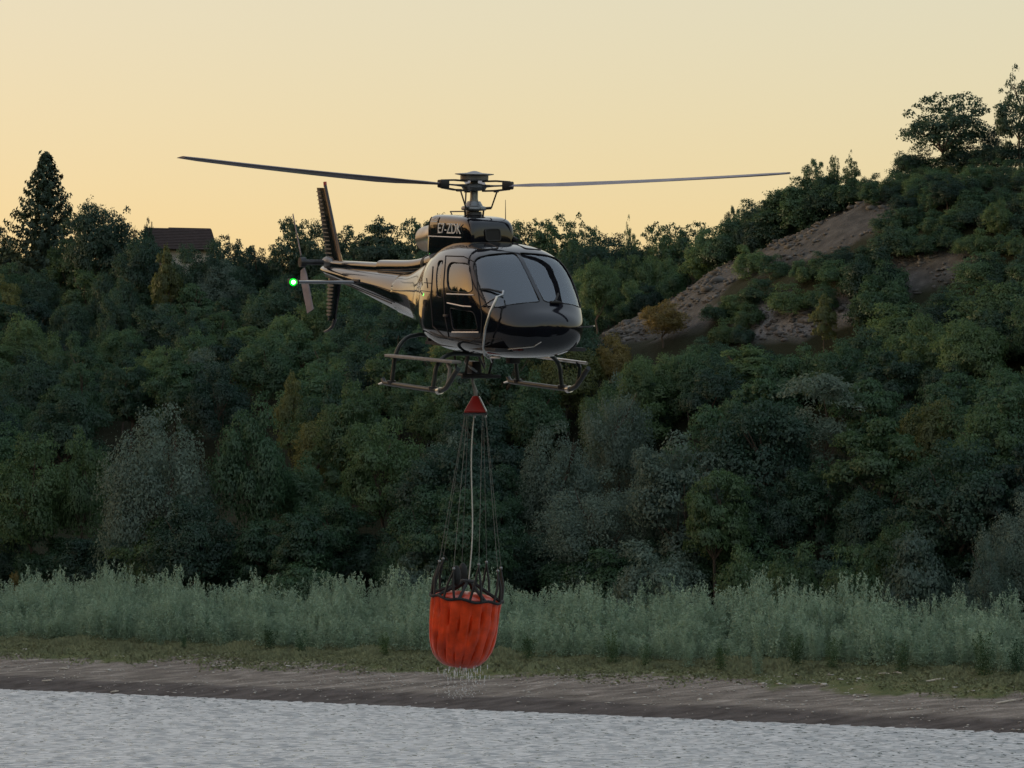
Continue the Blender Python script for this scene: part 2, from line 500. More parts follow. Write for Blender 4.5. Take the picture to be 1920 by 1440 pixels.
zone2[:, 0] = np.clip((Wf - 22) / 6, 0, 1) + (Wf < -60)
zone2[:, 1] = inside(SCAR, PX, PY) & onhill
zone2[:, 2] = inside(ROCK, PX, PY) & onhill
for nm, arr in (('zone', zone), ('zone2', np.clip(zone2, 0, 1))):
    at = me.color_attributes.new(nm, 'FLOAT_COLOR', 'POINT')
    at.data.foreach_set('color', arr.astype(np.float32).ravel())
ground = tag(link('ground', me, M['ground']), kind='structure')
# lake: real ripples where the picture shows it, calmer sheet all round
wxs = np.unique(np.concatenate([np.linspace(-900, -44, 12), np.arange(-44, 38, .22), np.linspace(38, 900, 12)]))
wys = np.unique(np.concatenate([np.linspace(12, 116, 20), np.arange(116, 252, .16), np.linspace(252, 700, 10)]))
LX, LY = np.meshgrid(wxs, wys)
lrng = np.random.default_rng(1)
LZ = np.zeros_like(LX)
for k in range(46):
    lam = 0.42 * (3.4 ** lrng.random()); th_ = R(lrng.normal(-75, 38))
    kk = 2 * math.pi / lam
    LZ += .024 * lam * np.sin(kk * (LX * math.cos(th_) + LY * math.sin(th_)) + lrng.uniform(0, 6.28)) / 4.2
LZ *= np.clip((LX + 44) / 3, 0, 1) * np.clip((38 - LX) / 3, 0, 1) * np.clip((LY - 116) / 3, 0, 1) * np.clip((252 - LY) / 3, 0, 1)
ny_, nx_ = LX.shape
idx = np.arange(ny_ * nx_).reshape(ny_, nx_)
lf = np.stack([idx[:-1, :-1], idx[:-1, 1:], idx[1:, 1:], idx[1:, :-1]], -1).reshape(-1, 4)
s4, w4 = sw(LX.ravel(), LY.ravel())
lf = lf[(w4[lf] < 6).any(1)]
lake = tag(link('lake_water', mesh_np('lake_water', np.stack([LX, LY, LZ], -1).reshape(-1, 3), lf), M['water']), kind='structure')

# ------------------------------------------------------------------ vegetation meshes (unit height, unit width)
def leaves(rng, P, N, size, aspect, tilt):
    """rhombic leaf sprays at points P facing roughly N; returns verts, faces, normals"""
    n = len(P)
    d = N + rng.normal(0, tilt, (n, 3)); d /= np.linalg.norm(d, axis=1)[:, None]
    r_ = rng.normal(0, 1, (n, 3)); u = np.cross(d, r_); u /= np.linalg.norm(u, axis=1)[:, None]
    v = np.cross(d, u)
    sz = (size * rng.uniform(.6, 1.4, n))[:, None]
    a = u * sz * .5; b_ = v * sz * .5 * aspect
    bend = d * sz * .12
    V = np.stack([P - a, P - b_ + bend, P + a, P + b_ + bend], 1).reshape(-1, 3)
    F = np.arange(4 * n).reshape(n, 4)
    return V, F, np.repeat(N, 4, 0)
def join(parts):
    vs, fs, ns_ = [], [], []
    b = 0
    for v, f, n in parts:
        vs.append(v); fs.append(f + b); ns_.append(n); b += len(v)
    return np.concatenate(vs), np.concatenate(fs), np.concatenate(ns_)
def crown_mesh(name, seed, n_clump, n_leaf, leaf, h0=.18, top=1.0, shape='round', density=1.0, droop=0.0, clump_r=(.10, .19), scale_hw=1.0):
    """crown in a box of width 1 and height 1; scale_hw = typical height / width, keeps leaves even"""
    rng = np.random.default_rng(seed)
    cz = (h0 + top) / 2; hz = (top - h0) / 2
    cents, rads = [], []
    k = 0
    while len(cents) < n_clump and k < 4000:
        k += 1
        d = rng.normal(0, 1, 3); d /= np.linalg.norm(d)
        if d[2] < -.55 and rng.random() < .7: continue
        rr = rng.uniform(.25, 1) ** .5
        w_ = .5
        if shape == 'cone': w_ = .5 * (1 - .55 * max(d[2], 0))
        if shape == 'tall': w_ = .42
        c = np.array([d[0] * rr * w_ * .78, d[1] * rr * w_ * .78, cz + d[2] * rr * hz * .82])
        c += rng.normal(0, .02, 3)
        r_ = rng.uniform(*clump_r) * (1.1 - .35 * max(0, d[2]))
        cents.append(c); rads.append(r_)
    parts = []
    cents = np.array(cents); rads = np.array(rads)
    share = rads ** 2 / np.sum(rads ** 2)
    ctr = np.array([0, 0, cz - .1])
    for c, r_, q in zip(cents, rads, share):
        n = int(n_leaf * q)
        d = rng.normal(0, 1, (n, 3)); d /= np.linalg.norm(d, axis=1)[:, None]
        d[:, 2] = np.where(d[:, 2] < -.3, -d[:, 2], d[:, 2])
        lump = 1 + .22 * np.sin(d[:, 0] * 7 + c[0] * 40) * np.cos(d[:, 1] * 6 + c[2] * 31) + .15 * np.sin(d[:, 2] * 9 + c[1] * 23)
        rr = rng.uniform(.35, 1.0, n) ** .45 * lump
        P = c + d * (r_ * rr)[:, None] * np.array([1, 1, .85 / max(scale_hw, .5) * 1.0])
        if droop: P[:, 2] -= droop * r_ * rr * rng.uniform(0, 1, n) * 2
        o = P - ctr; o /= np.linalg.norm(o, axis=1)[:, None] + 1e-6
        N = d * .75 + o * .35 + np.array([0, 0, .15])
        N /= np.linalg.norm(N, axis=1)[:, None]
        parts.append(leaves(rng, P, N, leaf, .6, .5))
    v, f, n = join(parts)
    return mesh_np(name, v, f, n)
def trunk_mesh(name, seed, h=.75, r0=.028, limbs=9, spread=.3):
    rng = random.Random(seed)
    mb = MB()
    pts = [Vector((rng.uniform(-.02, .02) * i, rng.uniform(-.02, .02) * i, h * i / 6 - .03)) for i in range(7)]
    mb.tube(pts, [r0 * (1 - .13 * i) for i in range(7)], 7)
    for k in range(limbs):
        i = rng.randint(2, 5); a = rng.uniform(0, 6.28)
        p = pts[i]; L_ = rng.uniform(.6, 1) * spread
        q = p + Vector((math.cos(a) * L_ * .5, math.sin(a) * L_ * .5, L_ * .35))
        e = p + Vector((math.cos(a) * L_, math.sin(a) * L_, L_ * .85))
        mb.tube([p, q, e], [r0 * .42, r0 * .3, r0 * .1], 5)
    return mb.mesh(name)
CR = {
 'round': [crown_mesh('crown_round', 10 + i, 52, 19000, .023, .12, 1.0, 'round', clump_r=(.10, .18)) for i in range(5)],
 'tall': [crown_mesh('crown_tall', 30 + i, 50, 17500, .024, .10, 1.0, 'tall', clump_r=(.09, .16), scale_hw=1.4) for i in range(3)],
 'cone': [crown_mesh('crown_cone', 40 + i, 46, 16500, .024, .10, 1.0, 'cone', clump_r=(.09, .16), scale_hw=1.4) for i in range(2)],
 'airy': [crown_mesh('crown_airy', 50 + i, 105, 10500, .025, .10, 1.0, 'round', clump_r=(.045, .10)) for i in range(4)],
 'willow': [crown_mesh('crown_willow', 60 + i, 54, 21000, .018, .02, 1.0, 'round', droop=.5, clump_r=(.09, .17)) for i in range(3)],
 'bush': [crown_mesh('crown_bush', 70 + i, 30, 10500, .032, .0, 1.0, 'round', clump_r=(.14, .24)) for i in range(4)],
}
# layered tree: leaves in horizontal sprays
def tier_mesh(name, seed):
    rng = np.random.default_rng(seed)
    parts = []
    for k in range(62):
        z = rng.uniform(.18, .98); rad = .5 * math.sqrt(max(0, 1 - ((z - .4) / .62) ** 2))
        a = rng.uniform(0, 6.28); q = rng.uniform(.35, 1) * rad
        c = np.array([math.cos(a) * q, math.sin(a) * q, z])
        n = 85
        P = c + rng.normal(0, 1, (n, 3)) * np.array([.075, .075, .012])
        P[:, 2] -= .5 * (np.hypot(P[:, 0], P[:, 1]) - q) * .5
        N = np.tile(np.array([math.cos(a) * .25, math.sin(a) * .25, 1.0]), (n, 1)); N /= np.linalg.norm(N, axis=1)[:, None]
        parts.append(leaves(rng, P, N, .042, .5, .35))
    v, f, n = join(parts)
    return mesh_np(name, v, f, n)
CR['tier'] = [tier_mesh('crown_tier', 5)]
def spruce_mesh(name, seed):
    rng = np.random.default_rng(seed)
    parts = []
    for k in range(250):
        t = (k + rng.random()) / 250
        z = .99 - .93 * t
        L_ = .5 * (t ** .8) * rng.uniform(.78, 1.12) + .012
        a = k * 2.399 + rng.normal(0, .2)
        n = int(14 + 70 * L_ * 2)
        q = rng.uniform(0.05, 1, n) ** .8
        x = q * L_
        zz = z - .16 * x + .30 * x * x / max(L_, .02) * .8
        hang = rng.uniform(0, .035, n) * (.4 + t)
        side = rng.normal(0, .022, n) * (1.15 - q)
        P = np.stack([np.cos(a) * x - np.sin(a) * side, np.sin(a) * x + np.cos(a) * side, zz - hang], 1)
        N = np.stack([np.full(n, math.cos(a) * .6), np.full(n, math.sin(a) * .6), np.full(n, .6)], 1)
        parts.append(leaves(rng, P, N / np.linalg.norm(N, axis=1)[:, None], .036, .38, .5))
    v, f, n = join(parts)
    return mesh_np(name, v, f, n)
CR['spruce'] = [spruce_mesh('crown_spruce', 3)]
def sapling_mesh(name, seed):
    """thin upright young willow: several wand-like stems"""
    rng = np.random.default_rng(seed)
    parts = []
    for k in range(9):
        a = rng.uniform(0, 6.28); lean = rng.uniform(.02, .32); top = rng.uniform(.62, 1.0)
        n = 105
        t = rng.uniform(.06, 1, n) ** .8
        rad = .11 * (1.05 - t) + .02
        P = np.stack([np.cos(a) * lean * t + rng.normal(0, 1, n) * rad * .8, np.sin(a) * lean * t + rng.normal(0, 1, n) * rad * .8, top * t], 1)
        N = rng.normal(0, 1, (n, 3)); N[:, 2] = np.abs(N[:, 2]) * .8 + .35
        N += np.stack([P[:, 0], P[:, 1], P[:, 2] * 0], 1) * 2
        N /= np.linalg.norm(N, axis=1)[:, None]
        parts.append(leaves(rng, P, N, .055, .34, .6))
    return join(parts)
TRUNK = [trunk_mesh('trunk_mesh', 3 + i) for i in range(3)]
SLIM = trunk_mesh('trunk_slim', 9, .95, .012, 4, .1)

trng = random.Random(11)
def tree(name, label, cat, group, kind, mat, X, Y, h, wid, zoff=0.0, variant=None, trunk=True):
    z = gz(X, Y) + zoff
    root = empty(name, (X, Y, z - .15))
    tag(root, label, cat, group)
    me = CR[kind][trng.randrange(len(CR[kind])) if variant is None else variant]
    rz = trng.uniform(0, 6.28)
    c = bpy.data.objects.new('crown', me); C.objects.link(c); c.parent = root
    if len(me.materials) == 0: me.materials.append(M['leaf_green'])
    c.material_slots[0].link = 'OBJECT'; c.material_slots[0].material = M[mat]
    c.scale = (wid, wid * trng.uniform(.85, 1.15), h); c.rotation_euler.z = rz
    if trunk:
        tm = SLIM if kind in ('spruce',) else TRUNK[trng.randrange(3)]
        t = bpy.data.objects.new('trunk', tm); C.objects.link(t); t.parent = root
        if len(tm.materials) == 0: tm.materials.append(M['bark'])
        t.scale = (wid * .8, wid * .8, h); t.rotation_euler.z = rz
    return root
def tree_px(name, label, cat, group, kind, mat, px, top, w, wid_px, **kw):
    Y = Y_at(px, w); P = at_Y(px, top, Y)
    h = P.z - gz(P.x, Y)
    S = FPX / Y
    if w > 112 and wid_px > 45: wid_px = max(wid_px, .62 * h * S)
    return tree(name, label, cat, group, kind, mat, P.x, Y, max(h, 1.2), wid_px / S, **kw)

placed = []     # (px, py_top, py_mid) of the special trees
# --- trees one can single out
SP = [
 ('spruce_tree', 'tall dark spruce standing above the wood at the left, left of the house', 'spruce', None, 'spruce', 'leaf_spruce', 86, 280, 122, 235),
 ('spruce_tree', 'spruce cut off by the left edge of the picture on the skyline', 'spruce', None, 'airy', 'leaf_spruce', -14, 400, 124, 80),
 ('broadleaf_tree', 'dark bushy tree on the skyline directly right of the tall spruce', 'tree', None, 'round', 'leaf_dark', 178, 368, 120, 105),
 ('broadleaf_tree', 'dark tree with a pointed top on the skyline left of the house roof', 'tree', None, 'airy', 'leaf_dark', 236, 388, 121, 95),
 ('broadleaf_tree', 'thin sapling sticking up against the sky beside the house roof', 'tree', None, 'airy', 'leaf_dark', 280, 394, 124, 30),
 ('pine_tree', 'low feathery conifer in front of the house wall', 'conifer', None, 'cone', 'leaf_olive', 312, 445, 108, 72),
 ('broadleaf_tree', 'dark leafy tree hiding the middle of the house wall', 'tree', None, 'round', 'leaf_dark', 352, 457, 112, 80),
 ('broadleaf_tree', 'dark leafy tree hiding the right corner of the house', 'tree', None, 'round', 'leaf_dark', 400, 448, 114, 60),
 ('broadleaf_tree', 'dark tree hiding the left end of the house roof', 'tree', None, 'round', 'leaf_dark', 268, 432, 113, 66),
 ('broadleaf_tree', 'low open tree on the skyline to the right of the house', 'tree', None, 'airy', 'leaf_dark', 432, 428, 122, 82),
 ('broadleaf_tree', 'small sparse skyline tree between the house and the tail rotor', 'tree', None, 'airy', 'leaf_dark', 474, 444, 122, 60),
 ('broadleaf_tree', 'open crowned skyline tree just left of the tail fin', 'tree', None, 'airy', 'leaf_dark', 548, 390, 122, 92),
 ('broadleaf_tree', 'low skyline tree right behind the tail fin', 'tree', None, 'round', 'leaf_dark', 604, 412, 123, 80),
 ('broadleaf_tree', 'rounded skyline tree above the tail boom', 'tree', None, 'airy', 'leaf_dark', 660, 410, 124, 66),
 ('broadleaf_tree', 'pointed dark skyline tree midway between tail fin and engine cowling', 'tree', None, 'cone', 'leaf_dark', 709, 394, 123, 58),
 ('broadleaf_tree', 'feathery skyline tree just left of the engine exhaust', 'tree', None, 'airy', 'leaf_dark', 778, 388, 124, 84),
 ('broadleaf_tree', 'spindly skyline tree behind the rotor mast', 'tree', None, 'airy', 'leaf_dark', 836, 386, 126, 52),
 ('broadleaf_tree', 'airy skyline tree just right of the rotor mast', 'tree', None, 'airy', 'leaf_dark', 944, 396, 126, 60),
 ('broadleaf_tree', 'leafy skyline tree above the cockpit roof', 'tree', None, 'airy', 'leaf_green', 996, 390, 126, 62),
 ('broadleaf_tree', 'bushy skyline tree right of the cockpit roof', 'tree', None, 'airy', 'leaf_green', 1044, 388, 126, 62),
 ('broadleaf_tree', 'bent skyline tree right of the helicopter cabin', 'tree', None, 'airy', 'leaf_green', 1092, 398, 126, 56),
 ('broadleaf_tree', 'narrow skyline tree under the middle of the right rotor blade', 'tree', None, 'airy', 'leaf_green', 1180, 402, 126, 42),
 ('broadleaf_tree', 'forked skyline tree under the right rotor blade, left of the bare slope', 'tree', None, 'airy', 'leaf_green', 1238, 396, 124, 54),
 ('broadleaf_tree', 'small skyline tree where the wood meets the bare ridge', 'tree', None, 'airy', 'leaf_green', 1298, 402, 122, 62),
 ('bush', 'upright leafy bush at the lower end of the bare ridge', 'bush', None, 'airy', 'leaf_green', 1374, 372, 97, 44),
 ('bush', 'broad bush on the rising bare ridge under the right blade tip', 'bush', None, 'bush', 'leaf_green', 1418, 372, 96, 92),
 ('bush', 'bush on the ridge just below the right rotor blade tip', 'bush', None, 'bush', 'leaf_green', 1472, 345, 95, 80),
 ('broadleaf_tree', 'dark young tree on the ridge right of the rotor blade tip', 'tree', None, 'airy', 'leaf_green', 1526, 284, 94, 62),
 ('broadleaf_tree', 'left one of two thin pale saplings on the ridge', 'tree', None, 'airy', 'leaf_mid', 1562, 277, 94, 34),
 ('broadleaf_tree', 'right one of two thin pale saplings on the ridge', 'tree', None, 'airy', 'leaf_mid', 1596, 279, 94, 38),
 ('broadleaf_tree', 'large round open crowned tree against the sky at the upper right', 'tree', None, 'airy', 'leaf_dark', 1772, 153, 98, 196),
 ('broadleaf_tree', 'tall open tree at the right edge, highest in the picture', 'tree', None, 'airy', 'leaf_dark', 1912, 120, 97, 130),
 ('broadleaf_tree', 'small dark tree between the two big trees at the upper right', 'tree', None, 'airy', 'leaf_dark', 1862, 232, 99, 66),
 ('willow_tree', 'big silver grey willow drooping above the thicket on the left', 'willow', None, 'willow', 'leaf_silver', 305, 738, 33, 250),
 ('willow_tree', 'silver green willow top right below the right landing skid', 'willow', None, 'willow', 'leaf_silver', 1160, 686, 48, 175),
 ('willow_tree', 'grey willow right of the bucket cables, between two other willows', 'willow', None, 'willow', 'leaf_silver', 1050, 775, 41, 190),
 ('willow_tree', 'low grey willow right of the bucket cables, at the foot of the slope', 'willow', None, 'willow', 'leaf_silver', 1120, 870, 34, 250),
 ('willow_tree', 'grey green willow cut off by the right edge above the thicket', 'willow', None, 'willow', 'leaf_silver', 1906, 908, 31, 170),
 ('willow_tree', 'low rounded grey green willow at the lower right behind the thicket', 'willow', None, 'willow', 'leaf_silver', 1850, 985, 27, 150),
 ('broadleaf_tree', 'tree with pale leaves in flat layered sprays at the right', 'tree', None, 'tier', 'leaf_pale', 1540, 690, 46, 200),
 ('broadleaf_tree', 'upper tree with yellowing leaves below the bare slope', 'tree', None, 'round', 'leaf_yellow', 1243, 558, 73, 100),
 ('broadleaf_tree', 'small tree turning yellow beside the cockpit nose', 'tree', None, 'round', 'leaf_yellow', 1150, 622, 66, 84),
 ('broadleaf_tree', 'olive yellow tree under the tail boom', 'tree', None, 'cone', 'leaf_olive', 548, 682, 60, 82),
 ('broadleaf_tree', 'olive tree high on the slope below the grey rock', 'tree', None, 'cone', 'leaf_olive', 1545, 540, 70, 70),
 ('broadleaf_tree', 'slim light green tree on the right of the bare slope', 'tree', None, 'cone', 'leaf_mid', 1862, 385, 84, 56),
 ('broadleaf_tree', 'green tree between the two yellowing trees beside the cockpit nose', 'tree', None, 'round', 'leaf_mid', 1196, 664, 60, 96),
 ('broadleaf_tree', 'green tree right below the upper yellowing tree', 'tree', None, 'round', 'leaf_green', 1292, 648, 62, 92),
 ('broadleaf_tree', 'green tree left below the lower yellowing tree', 'tree', None, 'round', 'leaf_mid', 1128, 712, 54, 100),
 ('broadleaf_tree', 'dark green tree directly below the tree with pale layered sprays', 'tree', None, 'round', 'leaf_green', 1540, 862, 39, 150),
 ('broadleaf_tree', 'dark tree left below the tree with pale layered sprays', 'tree', None, 'round', 'leaf_dark', 1455, 900, 37, 130),
 ('broadleaf_tree', 'dark tree right below the tree with pale layered sprays', 'tree', None, 'round', 'leaf_dark', 1625, 905, 36, 130),
 ('bush', 'bushy undergrowth left of the foot of the large round skyline tree', 'bush', None, 'bush', 'leaf_dark', 1716, 268, 98, 84),
 ('bush', 'bushy undergrowth right of the foot of the large round skyline tree', 'bush', None, 'bush', 'leaf_dark', 1806, 262, 98, 90),
 ('bush', 'bushy undergrowth between the two big skyline trees at the upper right', 'bush', None, 'bush', 'leaf_dark', 1852, 258, 98, 80),
 ('bush', 'bushy undergrowth at the foot of the tall tree at the right edge', 'bush', None, 'bush', 'leaf_dark', 1902, 256, 98, 100),
 ('broadleaf_tree', 'broad green tree left of the bucket cables', 'tree', None, 'round', 'leaf_mid', 716, 778, 40, 190),
 ('broadleaf_tree', 'green leafy tree right behind the silver willow on the left', 'tree', None, 'round', 'leaf_green', 478, 738, 37, 170),
 ('broadleaf_tree', 'yellowish green tree at the left edge above the thicket', 'tree', None, 'round', 'leaf_mid', 60, 812, 35, 180),
 ('broadleaf_tree', 'light green tree left of the silver willow', 'tree', None, 'round', 'leaf_mid', 158, 800, 37, 120),
]
for q in SP:
    tree_px(*q)
    placed.append((q[6], q[7], q[9]))
# bushes behind the thicket on the right
for (px, top, wpx, lab) in [(1400, 1008, 110, 'leafy bush behind the thicket, leftmost of the row of bushes at right'),
                            (1490, 1012, 130, 'leafy bush behind the thicket, second in the row of bushes at right'),
                            (1600, 1010, 120, 'leafy bush behind the thicket, third in the row of bushes at right'),
                            (1715, 980, 150, 'largest bush in the row behind the thicket at right')]:
    tree_px('bush', lab, 'bush', None, 'bush', 'leaf_mid' if px != 1715 else 'leaf_silver', px, top, 26.5, wpx, trunk=False)
for (px, top, wpx, mt, lab) in [(560, 1035, 150, 'leaf_green', 'low dark bush behind the thicket left of the bucket'),
                            (790, 1020, 170, 'leaf_silver', 'low grey bush behind the thicket beside the bucket straps'),
                            (1230, 1010, 170, 'leaf_silver', 'grey bush behind the thicket right of the bucket'),
                            (30, 1062, 30, 'leaf_yellow', 'tiny yellowish bush poking above the thicket at far left')]:
    tree_px('bush', lab, 'bush', None, 'bush', mt, px, top, 27, wpx, trunk=False)

# --- the wood on the slope, tree by tree
SKY = ([-150, 0, 60, 150, 250, 300, 400, 470, 520, 600, 700, 780, 860, 940, 1000, 1100, 1200, 1300, 1360, 1420, 1500, 1560, 1640, 1700, 1780, 1860, 2060],
       [470, 470, 440, 415, 430, 455, 468, 472, 440, 440, 438, 432, 430, 424, 420, 424, 428, 428, 415, 395, 360, 340, 335, 305, 305, 305, 290])
COLS = [(90, 'at the left edge'), (220, 'below the tall spruce'), (330, 'left below the house'), (440, 'right below the house'), (540, 'left of the tail rotor'), (660, 'below the tail fin'), (790, 'below the tail boom'),
        (910, 'behind the bucket cables'), (1030, 'under the cockpit'), (1140, 'right of the cockpit nose'), (1260, 'under the right rotor blade'), (1380, 'under the outer rotor blade'), (1500, 'under the right blade tip'),
        (1640, 'under the bare ridge top'), (1760, 'left below the round skyline tree'), (1860, 'right below the round skyline tree'), (9000, 'at the right edge')]
ROWS = [(330, 'on the skyline'), (400, 'just below the skyline'), (450, 'level with the engine cowling'), (510, 'level with the windscreen'), (570, 'level with the tail light'), (640, 'level with the cockpit nose'), (700, 'level with the step boards'),
        (760, 'level with the skids'), (830, 'level with the red cable head'), (910, 'level with the upper cables'), (980, 'level with the lower cables'), (9999, 'just above the thicket')]
def where(px, top):
    return next(n for q, n in ROWS if top < q) + ', ' + next(n for q, n in COLS if px < q)
CNAME = {'leaf_green': 'green', 'leaf_mid': 'light green', 'leaf_dark': 'dark green', 'leaf_olive': 'olive', 'leaf_silver': 'grey green'}
nforest = 0
w = 31.0
row = 0
while w < 140:
    step = 5.6 if w < 80 else 6.4
    s = -235.0 + (row % 2) * 3
    while s < 60:
        s += step * trng.uniform(.8, 1.2)
        wj = w + trng.uniform(-2, 2)
        X, Y = xy(s, wj)
        if Y < 100: continue
        g = gz(X, Y)
        px, py = proj(X, Y, g)
        if px < -70 or px > 1990: continue
        S = FPX / Y
        r = trng.random()
        h = trng.uniform(7.5, 12.0) if w < 70 else trng.uniform(6, 9.5)
        wid = h * trng.uniform(.62, .95)
        if 1050 < px < 1560 and 45 < w < 80: r = min(.999, r * .75 + .30)
        mat = 'leaf_green' if r < .42 else 'leaf_dark' if r < .68 else 'leaf_mid' if r < .90 else 'leaf_olive' if r < .95 else 'leaf_silver'
        kr = trng.random()
        kind = 'round' if kr < .62 else 'tall' if kr < .82 else 'cone'
        if px > 1350 and w > 62: h *= .6; wid *= .75; kind = 'round' if kr < .5 else 'airy' if kr < .7 else 'bush'
        # keep below the skyline of the photograph
        lim = float(np.interp(px, *SKY)) + trng.uniform(0, 14)
        ok = False
        for k in range(14):
            top = proj(X, Y, g + h)[1]
            xs, ys = np.meshgrid(px + wid * S * np.linspace(-.48, .48, 7), top + h * S * np.linspace(.03, .97, 8))
            if top > lim and inside(SCAR + ROCK, xs, ys).mean() < .07: ok = True; break
            h *= .86; wid *= .93
            if h < 1.6: break
        if not ok: continue
        # leave room in front of the trees that stand out
        clash = False
        for (qx, qt, qw) in placed:
            if abs(px - qx) < qw * .42 and top < qt + 150 and top > qt - 55 and qt > 520: clash = True
        if clash: continue
        if h < 3: kind = 'bush'
        if h < 3:
            tree('bush', 'small %s bush %s' % (CNAME[mat], where(px, top)), 'bush', 'bushes on the wooded slope', kind, mat, X, Y, h, max(wid, 1.8), trunk=False)
        else:
            shp = {'round': 'round', 'tall': 'tall', 'cone': 'pointed', 'airy': 'open', 'bush': 'bushy'}[kind]
            tree('broadleaf_tree', '%s %s tree %s' % (shp, CNAME[mat], where(px, top)), 'tree', 'trees of the wood on the far slope', kind, mat, X, Y, h, wid)
        nforest += 1
    w += step * .92
    row += 1
print('forest trees', nforest)
# wood on the left bank of the lake, mirrored in the helicopter's side
bank_parts = []
bk_rng = np.random.default_rng(21)
for i in range(190):
    X = -trng.uniform(92, 215); Y = trng.uniform(-20, 245)
    if sw(X, Y)[1] > 12: continue
    hh_ = trng.uniform(9, 14)
    d = bk_rng.normal(0, 1, (520, 3)); d /= np.linalg.norm(d, axis=1)[:, None]
    rr = bk_rng.uniform(.4, 1, 520) ** .5
    P_ = d * rr[:, None] * np.array([hh_ * .42, hh_ * .42, hh_ * .5])
    if i % 5 == 0:
        P_[:, :2] *= np.clip(.95 - (P_[:, 2:3] / hh_ + .5), .05, 1); P_[:, 2] *= 1.5
    P_ += np.array([X, Y, gz(X, Y) + hh_ * .5])
    v_, f_, n_ = leaves(bk_rng, P_, d, 1.1, .7, .6)
    bank_parts.append((v_, f_, n_))
# the far wood goes on to both sides of the picture
for i in range(900):
    s_ = bk_rng.uniform(-260, 90); w_ = bk_rng.uniform(30, 128)
    X, Y = xy(s_, w_); z_ = gz(X, Y); px, py = proj(X, Y, z_)
    if (-75 < px < 1995) or px < -620 or px > 2520: continue
    hh_ = bk_rng.uniform(6, 10) if px < 960 else bk_rng.uniform(4, 8)
    d = bk_rng.normal(0, 1, (700, 3)); d /= np.linalg.norm(d, axis=1)[:, None]
    P_ = d * (bk_rng.uniform(.4, 1, 700) ** .5)[:, None] * np.array([hh_ * .45, hh_ * .45, hh_ * .5]) * (1 + .25 * np.sin(d[:, :1] * 7 + i) * np.cos(d[:, 1:2] * 6))
    bank_parts.append(leaves(bk_rng, P_ + np.array([X, Y, z_ + hh_ * .5]), d, .55, .6, .5))
v_, f_, n_ = join(bank_parts)
print('side wood quads', len(f_))
tag(link('distant_wood', mesh_np('distant_wood', v_, f_, n_), M['leaf_dark']), 'wood going on beyond both edges of the picture and along the left bank', 'wood', kind='stuff')
# dense trees closing the gap under the skyline below the spruce
for px_, tp_, w_ in ((196, 500, 108), (232, 512, 104), (214, 540, 98)):
    tree_px('broadleaf_tree', 'dark leafy tree closing the slope %s' % where(px_, tp_), 'tree', 'trees of the wood on the far slope', 'round', 'leaf_dark', px_, tp_, w_, 84)
# trees of the hollow behind the bare ridge
for row_, (t0_, w0_, wd_) in enumerate(((446, 121, 74), (482, 111, 76), (520, 104, 70))):
    for px_ in range(1085 + 9 * row_, (1345, 1270, 1215)[row_], 27):
        tp_ = t0_ + trng.uniform(-8, 14); mt_ = trng.choice(['leaf_green', 'leaf_dark', 'leaf_mid'])
        tree_px('broadleaf_tree', 'round %s tree %s' % (CNAME[mt_], where(px_, tp_)), 'tree', 'trees of the wood on the far slope', 'round', mt_, px_ + trng.uniform(-7, 7), tp_, w0_ + trng.uniform(-3, 3), wd_)
# scrub along the bare ridge and on the quarry face
SCRUB = [(px_, float(np.interp(px_, [1330, 1400, 1450, 1500, 1550, 1600, 1640], [418, 388, 364, 330, 316, 322, 334])) + (i_ * 7 % 11), 94) for i_, px_ in enumerate(range(1330, 1645, 19))] + [(1345, 560, 76), (1375, 545, 77), (1402, 560, 75), (1360, 590, 72), (1392, 602, 71), (1330, 622, 68), (1300, 642, 66), (1362, 642, 66), (1260, 652, 64), (1545, 468, 82), (1575, 458, 83), (1520, 482, 80), (1215, 655, 63), (1500, 640, 63), (1530, 650, 61), (1560, 642, 62), (1475, 655, 61), (1190, 690, 58), (1215, 715, 55), (1240, 690, 57), (1170, 715, 54), (1200, 740, 52), (1395, 650, 62), (1430, 655, 61), (1700, 296, 96), (1745, 292, 97), (1790, 296, 97), (1835, 292, 97), (1880, 290, 97), (1915, 296, 97), (1310, 455, 93), (1350, 430, 93), (1260, 498, 92), (1215, 525, 92), (1180, 560, 92), (1500, 350, 94), (1545, 335, 94), (1440, 392, 94), (1395, 412, 94),
         (1405, 455, 82), (1450, 470, 80), (1500, 480, 78), (1560, 470, 80), (1420, 515, 76), (1480, 525, 74), (1540, 520, 74), (1600, 500, 76), (1620, 455, 82),
         (1700, 420, 84), (1660, 390, 88), (1670, 330, 95), (1720, 330, 95), (1640, 525, 73), (1700, 590, 70), (1760, 575, 70), (1810, 545, 73), (1850, 470, 80), (1900, 480, 80),
         (1780, 395, 90), (1820, 360, 92), (1720, 380, 91), (1880, 340, 94), (1650, 620, 66), (1590, 640, 64), (1740, 320, 96), (1800, 318, 96), (1350, 640, 62), (1300, 655, 60)]
for px_ in range(-40, 1340, 46):
    SCRUB.append((px_ + trng.uniform(-12, 12), float(np.interp(px_, *SKY)) + trng.uniform(18, 34), 129))
for px_ in range(1640, 1960, 34):
    for ty in (312, 345, 385, 425, 470, 520, 570):
        if not inside(SCAR + ROCK, np.array([px_]), np.array([ty + 12.])).any():
            SCRUB.append((px_ + trng.uniform(-12, 12), ty + trng.uniform(-10, 10), 92 - (ty - 312) * .11))
for px_ in range(-20, 1960, 62):
    SCRUB.append((px_ + trng.uniform(-20, 20), 1000 + trng.uniform(-25, 30), 31))
